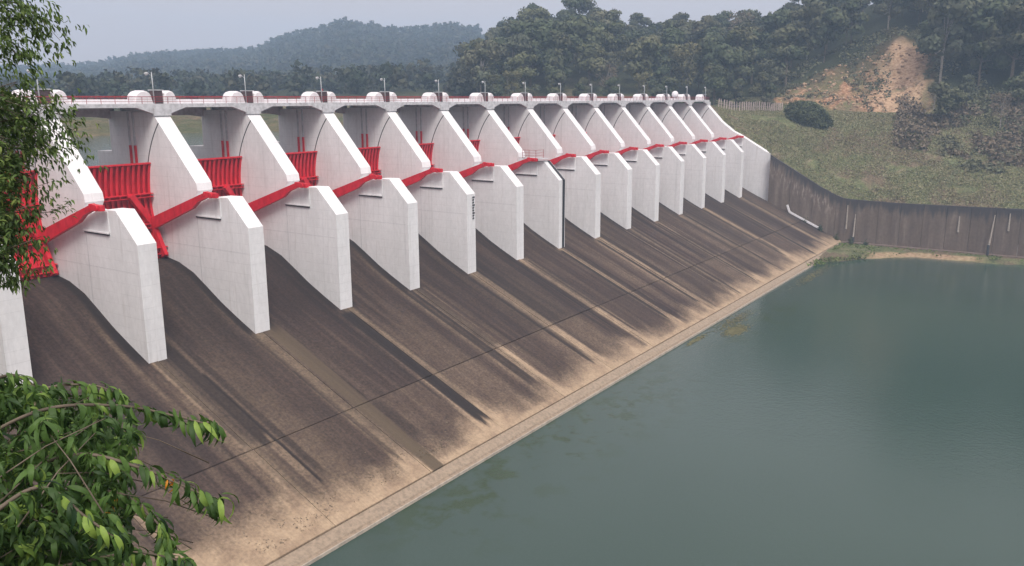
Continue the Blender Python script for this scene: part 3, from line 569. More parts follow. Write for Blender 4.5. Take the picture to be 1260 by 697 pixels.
# ------------------------------------------------------------------ retaining wall on the far side
wall = empty('retaining_wall', (248, 0, -41)); tag(wall, 'long brown retaining wall with damp dark top on the far bank', 'wall')
def wtop(y): return np.interp(y, [-200, 10, 26, 42, 54.7, 57, 61.5, 67.3, 76.2], [-27.2, -27.3, -27.6, -27.8, -27.5, -26.7, -24.6, -21.3, -16.2])
pe = [76.2, 70, 63.5, 57]+[57-5.6*i for i in range(1, 16)]+[-60, -120]
for y1_, y0_ in zip(pe, pe[1:]):
    ys = np.linspace(y0_+.04, y1_-.04, max(4, int((y1_-y0_)/1.2))); zt = wtop(ys); t = np.linspace(0, 1, 12)
    Y, T = np.meshgrid(ys, t, indexing='ij'); Zt = np.repeat(zt[:, None], 12, 1); Z = -41.2+(Zt+41.2)*T; dpt = Zt-Z; X = Y*0-.0-.05*(1-T)
    dm = np.clip(1.1-dpt/(3.2+2.2*vnoise(Y*.35, Y*0)), 0, 1)*.9+.15*(dpt > 11); pl = sstep(54, 60, Y)*sstep(1.5, 3, dpt)*(1-sstep(5, 7, dpt))
    n, m = Y.shape; V = np.stack([X, Y, Z+41], -1).reshape(-1, 3); i = np.arange(n*m).reshape(n, m)
    f = np.stack([i[:-1, :-1], i[1:, :-1], i[1:, 1:], i[:-1, 1:]], -1).reshape(-1, 4); A = np.stack([dm.ravel(), pl.ravel(), pl.ravel()], -1)
    bk = V.copy(); bk[:, 0] = .9; V2 = np.concatenate([V, bk]); A2 = np.concatenate([A, A]); N = n*m
    ring = np.concatenate([i[:, 0], i[-1, 1:], i[-2::-1, -1], i[0, -2:0:-1]]); q = len(ring); j = np.arange(q)
    f = np.concatenate([f[:, ::-1], f+N, np.stack([ring[j], ring[(j+1) % q], N+ring[(j+1) % q], N+ring[j]], -1)])
    link('wall_panel', np_mesh('wall_panel', V2, f, WALLM, {'damp': A2}), wall)
bm = bmesh.new(); box(bm, -1.6, -.08, -120, 54.5, 0.2, 1.75); link('footing_ledge', to_mesh('footing_ledge', bm, m_plain('footing_concrete', (.20, .15, .125), .9, .4, .8), bevel=.05), wall)
# pale pipes and leaning poles on the wall
for (y, z0, z1, dy, lb) in ((18.6, -38.4, -29.2, 1.0, 'tall pale pole leaning on the brown wall, nearest the right edge'), (26, -34.3, -30.2, .0, 'short pale pipe high on the brown wall'),
                        (51.5, -39.3, -31.5, -.15, 'thin pale pole at the foot of the wall near the spillway'), (53.8, -35.8, -29.2, 0, 'pale drain pipe on the wall behind the thin pole'), (14.7, -33.0, -28.6, 0, 'pale pipe high on the wall at the right')):
    t = empty('wall_pole', (246.6 if z0 < -38 else 247.8, y, z0)); tag(t, lb, 'pole'); bm = bmesh.new()
    top = Vector((247.8-(246.6 if z0 < -38 else 247.8), dy*.0-dy*.6, z1-z0)); tube(bm, [(0, 0, 0), top*.5, top], [.26, .2, .12], 7); link('pole_shaft', to_mesh('pole_shaft', bm, POST), t)
    if z0 < -38:
        bm = bmesh.new(); tube(bm, [(0, -.02, -1.2), (0, 0, 1.6)], .34, 7); link('pole_foot', to_mesh('pole_foot', bm, DARK), t)
# white wing curb on the far edge of the chute
t = empty('wing_kerb', (247, 70, -33)); tag(t, 'white painted kerb stepping down the far edge of the spillway', 'kerb')
bm = bmesh.new(); pts = [(70.2, -30.3), (69.4, -32.3), (67.5, -33.2), (60.3, -36.5)]
for a, b in zip(pts, pts[1:]): beam(bm, (.0, a[0]-70, a[1]+33.2), (-.0, b[0]-70, b[1]+33.2), .5, .5)
link('kerb_run', to_mesh('kerb_run', bm, COVER), t)
# fence of pale slats along the road on top
fx = [sight(x, y, d) for x, y, d in ((884, 138, 292), (915, 137, 294), (940, 136, 297), (962, 135, 300))]
t = empty('slat_fence', (fx[0].x, fx[0].y, 0)); tag(t, 'pale slatted fence at the top of the grass slope beside the last pier', 'fence')
bm = bmesh.new(); box(bm, -.22, .22, -.08, .08, -1.2, 2.9); sm_ = to_mesh('slat', bm, m_plain('pale_pink_post', (.62, .50, .48), .8, .3, 3), bevel=.02)
P0 = Vector((fx[0].x, fx[0].y, 0)); prev = None
for i in range(30):
    u = i/29*3; a = min(int(u), 2); p = fx[a].lerp(fx[a+1], u-a); z = float(ground_at(p.x, p.y)); q = link('slat', sm_, t, (p.x-P0.x, p.y-P0.y, z)); q.rotation_euler = (random.uniform(-.06, .06), random.uniform(-.06, .06), random.random())
    cur = Vector((p.x-P0.x, p.y-P0.y, z+1.5))
    if prev and i % 5 == 0:
        bm = bmesh.new(); beam(bm, prev, cur, .12, .15); link('fence_rail', to_mesh('fence_rail', bm, POST), t)
    if i % 5 == 0: prev = cur
# ------------------------------------------------------------------ foliage builders
def cards(P, size, tint, drop=0.0, long=1.5, out=None):              # many small bent leaf faces at the points P
    n = len(P); u = rng.normal(size=(n, 3)); u[:, 2] = u[:, 2]*.6-drop; u /= np.linalg.norm(u, axis=1)[:, None]
    v = rng.normal(size=(n, 3)); v -= (v*u).sum(1)[:, None]*u; v /= np.linalg.norm(v, axis=1)[:, None]
    if out is not None:
        nn = out+rng.normal(size=(n, 3))*.42; nn /= np.linalg.norm(nn, axis=1)[:, None]; u -= (u*nn).sum(1)[:, None]*nn; u /= np.linalg.norm(u, axis=1)[:, None]; v = np.cross(nn, u)
    s = size[:, None]; a = P-u*s*long/2; b = P+v*s*.5; c = P+u*s*long/2; d = P-v*s*.5
    V = np.stack([a, b, c, d], 1).reshape(-1, 3); F = np.arange(4*n).reshape(n, 4); return V, F, np.repeat(tint, 4, 0)
def crown_pts(n, H, W, shape, r):
    """points of a crown made of lobes of uneven size, hollow between them"""
    nl = r.integers(9, 16); L = []
    for i in range(nl):
        t = r.random(); zz = (.34+.62*t)*H
        rr = {'round': math.sqrt(max(.05, 1-((t-.45)/.62)**2)), 'cone': 1-.8*t, 'flat': .5+.5*t}[shape]
        a = r.random()*6.283; q = W*.5*rr*r.random()**.6*.85; L.append((q*math.cos(a), q*math.sin(a), zz, W*r.uniform(.13, .27)))
    L = np.array(L); w_ = L[:, 3]**2; k = r.choice(nl, n, p=w_/w_.sum()); d = r.normal(size=(n, 3)); d /= np.linalg.norm(d, axis=1)[:, None]
    rad = L[k, 3]*(r.random(n)**.28)*r.uniform(.8, 1.15, n); P = L[k, :3]+d*rad[:, None]*np.array([1, 1, .72]); lt = r.random(nl); tint = np.stack([r.random(n)*.45+.55*lt[k], r.random(n)*.5+.5*lt[k], r.random(n)], -1); return P, tint, L, d
def tree_kind(seed, H, W, n, shape, mat, bark, leaf=.72):
    r = np.random.default_rng(seed); P, tint, L, dn = crown_pts(n, H, W, shape, r)
    V, F, T = cards(P, r.uniform(.6, 1.3, n)*leaf, tint, .1, 1.5, dn)
    crown = np_mesh('crown', V, F, mat, {'tint': T}); bm = bmesh.new()
    tube(bm, [(0, 0, -1.5), (.1, 0, H*.3), (.25*r.normal(), .2*r.normal(), H*.62), (.3*r.normal(), .3, H*.88)], [H*.022, H*.017, H*.011, H*.004], 6)
    for q in L[:9]: tube(bm, [(0, 0, H*.33+.2*q[2]*.5), (q[0]*.5, q[1]*.5, q[2]*.78), (q[0], q[1], q[2])], [H*.009, H*.006, H*.003], 4)
    return crown, to_mesh('trunk', bm, bark)
KIND = [tree_kind(1, 15, 12, 2600, 'round', CR[0], BARK), tree_kind(2, 17, 11, 2600, 'round', CR[1], PALEBARK), tree_kind(3, 13, 12, 2300, 'flat', CR[0], BARK), tree_kind(4, 16, 9, 2200, 'cone', CR[1], BARK),
        tree_kind(5, 12, 10, 1500, 'round', CR[2], PALEBARK, .45), tree_kind(6, 11, 9, 700, 'round', CR[3], PALEBARK, .32), tree_kind(7, 18, 13, 3000, 'round', CR[0], BARK), tree_kind(8, 8, 8, 1500, 'flat', CR[1], BARK, .45)]
KN = ['dense dark green tree', 'tall grey green tree', 'spreading dark tree', 'narrow tall tree', 'olive green tree', 'sparse dry brown tree', 'large dark green tree', 'low bushy tree']
def place(kind, x, y, z, s, rot, label, group, cat='tree', name=None):
    t = empty(name or ('low_tree' if kind == 7 else 'hill_tree'), (x, y, z-.4)); t.rotation_euler = (0, 0, rot); t.scale = (s, s, s*random.uniform(.9, 1.12)); tag(t, label, cat, group)
    link('crown', KIND[kind][0], t); link('trunk', KIND[kind][1], t); return t
# individual trees: explicit ones first (photo direction, distance, kind, scale)
def at(px, dist): d = sight(px, 120, 1); d.z = 0; d.normalize(); return d*dist
EXPL = [(640, 388, 3, 1.25, 'tall dark conical tree at the left end of the high wooded ridge'), (655, 395, 6, 1.2, 'broad dark tree on the ridge beside the conical tree'), (710, 420, 6, 1.3, 'highest dark tree mass on the ridge above the middle of the dam'),
        (742, 425, 6, 1.25, 'dark round tree on the skyline above the middle piers'), (775, 410, 3, 1.0, 'narrow tree on the skyline left of the pale yellowish tree'), (812, 372, 4, 1.45, 'pale yellowish tree standing out of the dark wood above the far piers'),
        (842, 420, 5, 1.35, 'thin bare crowned tree on the skyline'), (905, 400, 5, 1.6, 'tall sparse tree with pale crown on the skyline at the right'), (915, 410, 1, 1.3, 'tall grey tree on the skyline above the far end of the dam'), (948, 405, 5, 1.5, 'tall thin tree with pale trunk against the sky'),
        (1000, 395, 6, 1.15, 'big dark tree above the orange cut'), (1085, 352, 1, 1.1, 'tree with pale trunk at the top of the bare slope'), (1036, 360, 3, 1.0, 'slim tree with pale trunk at the edge of the bare slope'),
        (1190, 300, 3, .75, 'light conical tree standing before the dark wood on the right'), (1235, 292, 5, .85, 'bare brown tree low on the slope at the right'), (1150, 306, 5, .7, 'leafless grey brown tree right of the orange earth'), (1250, 330, 6, 1.1, 'large tree at the right edge of the photo')]
used = []
for px_, d, kd, s, lb in EXPL:
    p = at(px_, d); place(kd, p.x, p.y, float(ground_at(p.x, p.y)), s, random.random()*6, lb, 'trees on the hill beyond the dam'); used.append((p.x, p.y))
def zone_ok(azd, s_):
    if azd < 7.5: return s_ > 36
    if azd < 17: return s_ > np.interp(azd, [7.5, 9, 10.5, 13, 16, 17], [38, 92, 98, 90, 76, 66])
    if azd < 24: return s_ > 34
    return s_ > 30 if azd < 36 else s_ > 75
cand = []
for azc in np.arange(-1, 36.5, .62):
    for sd_ in np.arange(20, 240, 9.5):
        a_ = azc+random.uniform(-.35, .35); s_ = sd_+random.uniform(-4, 4); R_ = float(edge_r(a_))+s_
        if not zone_ok(a_, s_): continue
        cand.append((a_, s_, R_))
# keep those that are not lost behind others: nearer rows first, later rows thinner
random.shuffle(cand); cand.sort(key=lambda c: c[1]+random.uniform(0, 50))
def pix(x, y, z):
    v = Vector((x, y, z)); return 630+1053*v.dot(_R)/v.dot(_F)
LP = [(pix(XN+S*k+.75, 97.65, 3), 'beyond the %s lamp from left' % ORD[k]) for k in range(2, NP)]+[(925, 'beyond the slatted fence'), (995, 'above the round bush'), (1070, 'above the raw orange earth'), (1140, 'right of the orange earth'), (1190, 'above the brown slope'), (1240, 'by the right edge')]
DIRW = lambda p: min(LP, key=lambda q: abs(q[0]-p))[1]
pts = []; rest = []
for a_, s_, R_ in cand:
    x, y = R_*math.cos(math.radians(a_)), R_*math.sin(math.radians(a_))
    if any((x-u)**2+(y-v_)**2 < 78 for u, v_ in used): continue
    used.append((x, y)); (pts if len(pts) < 250 else rest).append((x, y, a_, s_))
for x, y, a_, s_ in pts:
    z = float(ground_at(x, y)); rr = random.random()
    if a_ < 8 and s_ < 60: kd = random.choice([5, 7, 7, 4, 5, 2])
    elif s_ < 60: kd = random.choice([7, 4, 0, 5, 4, 2, 0])
    else: kd = random.choices([0, 1, 2, 3, 4, 5, 6], [5, 4, 4, 2, 2, 1.0, 4])[0]
    tier = 'low' if s_ < 60 else 'halfway' if s_ < 85 else 'high' if s_ < 110 else 'near the top'; side = DIRW(pix(x, y, z))
    sz = (1.3 if a_ < 8 and s_ > 62 else 1)*random.uniform(.85, 1.6)*(.62 if s_ < 55 else .72 if s_ > 120 else 1)
    place(kd, x, y, z, sz, random.random()*6.28, '%s %s on the hill, %s' % (KN[kd], tier, side), '%ss on the hill, %s' % (KN[kd], side))
dup = {}
for o in bpy.data.objects:
    if o.name.startswith(('hill_tree', 'low_tree')) and 'label' in o: dup.setdefault(o['label'], []).append(o)
for lb, L in dup.items():
    if len(L) > 1:
        L.sort(key=lambda o: pix(*o.location))
        for i, o in enumerate(L): o['label'] = '%s, %s from left' % (lb.replace(' on the hill', ''), ORD[i])
# far woods: every crown is real geometry, merged
VV, FF, TT = [], [], []; off = 0
def far_tree(x, y, z, H, W, n, leaf):
    global off
    P, tint, L, dn = crown_pts(n, H, W, random.choice(['round', 'round', 'cone', 'flat']), rng); P = P+np.array([x, y, z-H*.22]); tint[:, 0] = np.clip(tint[:, 0]*.6+rng.random()*.5, 0, 1)
    V, F, T = cards(P, rng.uniform(.7, 1.3, n)*leaf, tint, .2, 1.4, dn); VV.append(V); FF.append(F+off); TT.append(T); off += len(V)
for x, y, a_, s_ in rest: far_tree(x, y, float(ground_at(x, y)), random.uniform(11, 16), random.uniform(9, 12), 240, 1.25)
for azc in np.arange(35, 68, .42):
    for sd_ in np.concatenate([np.arange(85, 240, 14), np.arange(240, 1290, 30)]):
        a_ = azc+random.uniform(-.3, .3); s_ = sd_+random.uniform(-6, 6); R_ = float(edge_r(a_))+s_; x, y = R_*math.cos(math.radians(a_)), R_*math.sin(math.radians(a_))
        if (s_ > 1080 and a_ < 50) or (s_ > 240 and a_ < 35.2) or (s_ < 240 and a_ > 37.5 and (rng.random() > .15 or s_ < 110)) or (240 < s_ < 560 and rng.random() > .4): continue
        far_tree(x, y, float(ground_at(x, y)), random.uniform(9, 16), random.uniform(9, 14), 150 if s_ < 300 else 90, 1.5 if s_ < 300 else 2.2)
wood = link('distant_woodland', np_mesh('distant_woodland', np.concatenate(VV), np.concatenate(FF), m_crown('far_woodland', (.013, .022, .017), (.055, .075, .046), (.11, .09, .06)), {'tint': np.concatenate(TT)}))
tag(wood, 'hazy dense woodland covering the distant hills', 'woodland', kind='stuff')
# undergrowth on the slopes
def scatter(n, azr, sr, cond, size, mat, name, label, cat, hgt=.3, cl=1):
    A_ = rng.uniform(*azr, n); S_ = sr[0]+(sr[1]-sr[0])*rng.random(n); R_ = edge_r(A_)+S_; x = R_*np.cos(np.radians(A_)); y = R_*np.sin(np.radians(A_)); k = cond(x, y, A_, S_); x, y, A_, S_ = x[k], y[k], A_[k], S_[k]
    x = np.repeat(x, cl)+rng.normal(size=len(x)*cl)*.5*(cl > 1); y = np.repeat(y, cl)+rng.normal(size=len(y)*cl)*.5*(cl > 1)
    z = ground_at(x, y)+rng.random(len(x))*hgt; V, F, T = cards(np.stack([x, y, z], -1), rng.uniform(size*.6, size*1.4, len(x)), rng.random((len(x), 3)), -.5, 1.6)
    tag(link(name, np_mesh(name, V, F, mat, {'tint': T})), label, cat, kind='stuff')
clump = lambda x, y, A_, S_: (fbm(x*.16, y*.16, 3) > .30) & (cutmask(A_, S_) < .3)
GRASSM = m_crown('rough_grass', (.14, .145, .072), (.23, .235, .125), (.36, .28, .20))
scatter(36000, (-2, 20.5), (.5, 62), clump, .26, GRASSM, 'slope_grass', 'rough tufted grass covering the slope above the retaining wall', 'grass', .22, 4)
scatter(5200, (-2, 18), (16, 100), lambda x, y, A_, S_: (fbm(x*.12+9, y*.12, 3) > .50) & (cutmask(A_, S_) < .9) & ((S_ > 56) | (A_ < 7.5)), .6, CR[1], 'slope_scrub', 'dark low scrub scattered over the hillside', 'scrub', 1.2, 7)
scatter(3200, (-2, 10), (22, 60), lambda x, y, A_, S_: (fbm(x*.12+40, y*.12, 3) > .47), .6, CR[3], 'dry_brush', 'dry brown brush on the slope at the right', 'scrub', 1.3, 6)
x = rng.uniform(207, 247.5, 16000); y = rng.uniform(-40, 54.5, 16000); k = (x > np.interp(y, SY, SX)+.3) & (fbm(x*.3, y*.3, 3) > .42); x, y = x[k], y[k]; k = ~((y > 18) & (y < 44) & (x < 244)) | (rng.random(len(x)) < .12); x, y = x[k], y[k]
V, F, T = cards(np.stack([x, y, -39.75+rng.random(len(x))*.35-.3*(x < 232)], -1), rng.uniform(.25, .6, len(x)), rng.random((len(x), 3)), -.5)
tag(link('bank_grass', np_mesh('bank_grass', V, F, m_crown('bank_grass_green', (.06, .10, .025), (.13, .18, .05), (.20, .18, .08)), {'tint': T})), 'bright green grass on the strip by the water', 'grass', kind='stuff')
scatter(800, (10.5, 18), (52, 88), lambda x, y, A_, S_: (fbm(x*.2+19, y*.2, 3) > .50) & (cutmask(A_, S_) > .2), .5, CR[1], 'cut_scrub', 'low green scrub growing back over the raw earth cut', 'scrub', 1.0, 8)
# boulders and clods lying on the raw earth
bm = bmesh.new()
for i in range(420):
    a_ = random.uniform(8.6, 16.5); s_ = random.uniform(51, 86)
    if cutmask(np.array(a_), np.array(s_)) < .5: continue
    R_ = float(edge_r(a_))+s_; x_, y_ = R_*math.cos(math.radians(a_)), R_*math.sin(math.radians(a_)); q = random.uniform(.2, .9)
    bmesh.ops.create_icosphere(bm, subdivisions=1, radius=q, matrix=Matrix.Translation((x_, y_, float(ground_at(x_, y_))+q*.1)) @ Matrix.Rotation(random.random()*6, 4, 'Z') @ Matrix.Diagonal((1, random.uniform(.5, 1), random.uniform(.4, .9), 1)))
tag(link('fallen_clods', to_mesh('fallen_clods', bm, m_plain('pale_clod', (.42, .29, .19), .95, .5, .5))), 'pale clods and stones lying on the orange earth cut', 'stones', kind='stuff')
# the big round bush on the slope
p = sight(994, 150, 1); p = p*(285/math.hypot(p.x, p.y)); gz = float(ground_at(p.x, p.y)); n_ = 9000
d = rng.normal(size=(n_, 3)); d /= np.linalg.norm(d, axis=1)[:, None]; rr = rng.random(n_)**.12*(1+.10*np.sin(d[:, 0]*7+d[:, 2]*5)); P = d*rr[:, None]*np.array([5.5, 7.2, 6.0]); P[:, 2] = np.abs(P[:, 2]+1.2)-1.0; P[:, 2] += P[:, 1]*.22
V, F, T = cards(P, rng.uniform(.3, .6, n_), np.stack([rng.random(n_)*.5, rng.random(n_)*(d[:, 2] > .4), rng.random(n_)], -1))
t = empty('round_bush', (p.x, p.y, gz)); tag(t, 'big rounded dark bush beside the road at the top of the grass slope', 'bush'); link('foliage', np_mesh('foliage', V, F, CR[0], {'tint': T}), t)
bm = bmesh.new(); [tube(bm, [(0, a, -1), (0, a*2.2, 1.5)], [.2, .1], 5) for a in (-1, 0, 1)]; link('stem', to_mesh('stem', bm, BARK), t)
# small dark shrubs along the foot of the wall beside the chute
for i, (x_, y_, z_, h_) in enumerate(((247.0, 65.0, -34.9, 2.2), (246.7, 60.5, -36.6, 3.0), (246.5, 56.0, -38.6, 2.4), (246.2, 51.9, -39.4, 2.8), (245.8, 48.0, -39.5, 2.2))):
    n_ = 260; P = rng.normal(size=(n_, 3))*np.array([.26, .3, .28*h_]); P[:, 2] = np.abs(P[:, 2]); V, F, T = cards(P, rng.uniform(.15, .34, n_), rng.random((n_, 3))*.3)
    t = empty('small_shrub', (x_, y_, z_-.3)); tag(t, '%s small dark shrub down the far edge of the spillway, counted from its top' % ORD[i], 'shrub', 'dark shrubs at the foot of the wall'); link('foliage', np_mesh('foliage', V, F, CR[0], {'tint': T}), t)
    bm = bmesh.new(); tube(bm, [(0, 0, -.4), (0, 0, h_*.6)], [.06, .02], 5); link('stem', to_mesh('stem', bm, BARK), t)
# floating weed by the kerb
for (x_, y_, rx, ry, n_, nm, lb) in ((143.8, 48.4, 4.2, 1.6, 2200, 'floating_weed', 'green mat of floating weed near the spillway toe'), (150, 51.0, 9, 1.8, 900, 'floating_debris', 'thin scatter of floating weed between the mat and the spillway'), (134, 51.9, 5, .6, 500, 'edge_debris', 'brown drift caught along the spillway kerb'), (200, 50.0, 16, 1.6, 900, 'edge_weed', 'thin weed on the water by the far end of the kerb')):
    a = rng.normal(size=(n_, 2))*np.array([rx, ry])*.45; P = np.stack([x_+a[:, 0], y_+a[:, 1], np.full(n_, WATER+.02)+rng.random(n_)*.05], -1); V, F, T = cards(P, rng.uniform(.12, .35, n_), rng.random((n_, 3))); V[:, 2] = WATER+.012+(V[:, 2]-WATER)*.12+.02
    tag(link(nm, np_mesh(nm, V, F, CR[2], {'tint': T})), lb, 'water weed', kind='stuff')
# gravelly litter on the toe of the chute
n_ = 900; x = rng.uniform(44, 75, n_); y = 55.3+rng.gamma(2, .7, n_)+(x-44)*.03; z = chute_z(y)+.1; k = fbm(x*.5, y*.8, 3) > .5; x, y, z = x[k], y[k], z[k]; V, F, T = cards(np.stack([x, y, z], -1), rng.uniform(.05, .2, len(x)), rng.random((len(x), 3)))
V[:, 2] = np.repeat(z, 4)+(V[:, 2]-np.repeat(z, 4))*.4+.03
tag(link('toe_litter', np_mesh('toe_litter', V, F, CR[3], {'tint': T})), 'dry litter and flakes scattered along the pale toe of the spillway', 'litter', kind='stuff')

# ------------------------------------------------------------------ leafy branches close to the camera
def leaf_shape(L, W, droop, fold, nseg=6):
    """one lanceolate leaf growing along +X from the origin, folded on its midrib and drooping"""
    V = []; F = []
    for i in range(nseg+1):
        t = i/nseg; w_ = W*.5*(math.sin(math.pi*t**.75)**.9 if 0 < t < 1 else 0)+.0006; a = droop*t*t; x_ = L*t*math.cos(a*.6); z_ = -L*t*math.sin(a*.6)
        V += [(x_, -w_, z_+fold*w_), (x_, 0, z_), (x_, w_, z_+fold*w_)]
    for i in range(nseg): F += [(3*i, 3*i+1, 3*i+4, 3*i+3), (3*i+1, 3*i+2, 3*i+5, 3*i+4)]
    return np.array(V), np.array(F)
def frames(dirs, roll):
    u = dirs/np.linalg.norm(dirs, axis=1)[:, None]; up = np.array([0, 0, 1.])+roll; s_ = np.cross(up, u); s_ /= np.linalg.norm(s_, axis=1)[:, None]+1e-9; n_ = np.cross(u, s_); return np.stack([u, s_, n_], -1)
def build_foliage(root, P, D, Sz, tint, shapes, mat, nsingle, roll=.35):
    R = frames(D, rng.normal(size=(len(P), 3))*roll); base_ = np.array(root.location); order = np.argsort(-Sz/np.linalg.norm(P, axis=1)); P, D, Sz, tint, R = P[order], D[order], Sz[order], tint[order], R[order]
    ninst = min(nsingle, len(P)); var = {}
    for i in range(ninst):
        b = (i % len(shapes), int(tint[i, 0]*5.999), int(tint[i, 1] > .5))
        if b not in var:
            V, F = shapes[b[0]]; var[b] = np_mesh('leaf', V, F, mat, {'tint': np.tile([[b[1]/5, b[2]*1., 0]], (len(V), 1))}, True)
        o = link('leaf', var[b], root); Mx = Matrix([[*R[i][r]*Sz[i], P[i][r]-base_[r]] for r in range(3)]+[[0, 0, 0, 1]]); o.matrix_local = Mx
    VV, FF, TT = [], [], []; off = 0
    for si, (V, F) in enumerate(shapes):
        k = np.arange(ninst, len(P)); k = k[k % len(shapes) == si]
        if len(k) == 0: continue
        W_ = np.einsum('nij,vj->nvi', R[k]*Sz[k][:, None, None], V)+(P[k]-base_)[:, None, :]; VV.append(W_.reshape(-1, 3))
        FF.append((F[None]+(np.arange(len(k))*len(V))[:, None, None]).reshape(-1, 4)+off); TT.append(np.repeat(tint[k], len(V), 0)); off += len(k)*len(V)
    o = link('foliage', np_mesh('foliage', np.concatenate(VV), np.concatenate(FF), mat, {'tint': np.concatenate(TT)}, True), root); tag(o, kind='stuff')
def twig(root, pts, r0, r1, name='branch', mat=BARK):
    pts = [Vector(p)-root.location for p in pts]; bm = bmesh.new(); n_ = len(pts); tube(bm, pts, [r0+(r1-r0)*i/(n_-1) for i in range(n_)], 6); link(name, to_mesh(name, bm, mat, True), root)
def smooth_path(ctrl, n_=14):
    c = [Vector(p) for p in ctrl]; c = [c[0]*2-c[1]]+c+[c[-1]*2-c[-2]]; out = []
    for i in range(1, len(c)-2):
        for j in range(n_):
            t = j/n_; out.append(.5*((2*c[i])+(c[i+1]-c[i-1])*t+(2*c[i-1]-5*c[i]+4*c[i+1]-c[i+2])*t*t+(3*c[i]-c[i-1]-3*c[i+1]+c[i+2])*t**3))
    out.append(c[-2]); return out
def whorl(P, D, Sz, T, c, axis, n_, L, drop, lightp=.2):
    axis = np.array(axis)/np.linalg.norm(axis); base_t = rng.random()
    for i in range(n_):
        a = i*2.4+rng.random(); side = np.cross(axis, [0, 0, 1.]); side /= np.linalg.norm(side)+1e-9; up = np.cross(side, axis)
        d = axis*rng.uniform(.2, .8)+side*math.cos(a)*.9+up*math.sin(a)*.5+np.array([0, 0, -drop*rng.uniform(.5, 1.2)])
        P.append(np.array(c)+rng.normal(size=3)*.012); D.append(d); Sz.append(L*rng.uniform(.7, 1.2))
        tt = rng.random()*.3+.5*base_t**1.5
        if rng.random() < (lightp*3.4 if base_t > .6 else lightp*.35): tt = rng.uniform(.75, .97)
        T.append((min(tt, 1), 0, 0))
# --- broad-leaved shrub, lower left
r1_ = empty('broad_leaf_tree', sight(-150, 760, 6.2)); tag(r1_, 'leafy broad-leaved tree with drooping green leaves at the lower left', 'tree')
base1 = r1_.location.copy(); P, D, Sz, T = [], [], [], []
twig(r1_, smooth_path([base1+Vector((0, .3, -5.5)), base1+Vector((0, .1, -2)), base1, base1+Vector((-.05, .1, 1.6))]), .13, .05, 'trunk')
main = [[(-120, 620, 5.9), (-20, 540, 5.4), (60, 503, 5.1), (150, 500, 5.0), (215, 512, 4.95), (262, 524, 4.9)],
        [(-120, 660, 5.8), (-10, 600, 5.2), (90, 560, 4.9), (170, 575, 4.8), (225, 598, 4.7), (268, 618, 4.65)],
        [(-120, 720, 5.8), (0, 650, 5.2), (70, 630, 5.0), (140, 605, 4.9), (190, 640, 4.8), (205, 665, 4.8)],
        [(-120, 560, 6.2), (-40, 490, 5.8), (10, 462, 5.6), (45, 478, 5.5), (62, 500, 5.5)],
        [(-100, 780, 5.4), (20, 715, 5.0), (110, 690, 4.9), (170, 680, 4.8), (228, 692, 4.7)],
        [(-120, 600, 6.6), (-30, 520, 6.2), (50, 480, 6.0), (110, 474, 5.9), (150, 486, 5.8)],
        [(-100, 700, 4.9), (-20, 640, 4.5), (50, 600, 4.4), (110, 640, 4.3), (150, 668, 4.3)]]
for c in main:
    q = smooth_path([sight(*p) for p in c], 10); twig(r1_, smooth_path([sight(-152, min(c[0][1]+70, 900), 6.2), (sight(-150, c[0][1]+20, 6.1)+q[0])/2, q[0]], 5), .024, .013)
    twig(r1_, q, .013, .004); n0 = int(len(q)*.35)
    for i in range(n0, len(q)):
        if i % 2 and i < len(q)-3: continue
        ax = (q[min(i+1, len(q)-1)]-q[i-1]).normalized(); whorl(P, D, Sz, T, q[i]+Vector((0, 0, .01)), ax, 5 if i < len(q)-1 else 9, .122, .75, .16 if i < len(q)-6 else .4)
xr_ = lambda y: np.interp(y, [448, 462, 475, 490, 505, 520, 545, 560, 585, 610, 630, 650, 675, 700], [8, 45, 120, 150, 175, 180, 175, 165, 175, 180, 165, 160, 160, 190])
for i in range(1150):
    y = 455+rng.random()**.85*275; x = -40+rng.random()*(xr_(y)-15+40); dd = rng.uniform(4.7, 7.2) if y > 500 else rng.uniform(5.3, 7)
    c = sight(x, y+12, dd); a_ = rng.random()*6.28; ax = Vector((math.cos(a_), math.sin(a_), .15))+Vector((_R.x, _R.y, 0))*.6
    whorl(P, D, Sz, T, c, ax, rng.integers(5, 9), .110*rng.uniform(.7, 1.25), .7, .13)
    if i % 6 == 0:
        e = c-ax.normalized()*.55+Vector((0, 0, -.15)); twig(r1_, [e, (e+c)/2+Vector((0, 0, .03)), c], .004, .002, 'twig')
T = np.array(T, float); P = np.array([list(p) for p in P]); D = np.array(D); Sz = np.array(Sz)
for tx, ty in ((135, 622), (208, 590)):                      # the few orange leaves
    tgt = np.array(sight(tx, ty, 4.8)); d2 = np.linalg.norm(np.cross(P, tgt/4.8), axis=1)+(np.linalg.norm(P, axis=1) > 4.95)*.6; k_ = np.argsort(d2)[:3]; T[k_, 1] = 1; Sz[k_] *= .6
SH = [leaf_shape(1, .22, 1.3, .3), leaf_shape(1, .26, 1.8, .25), leaf_shape(1, .20, .9, .4)]
build_foliage(r1_, P, D, Sz, T, SH, BIGLEAF, 260)
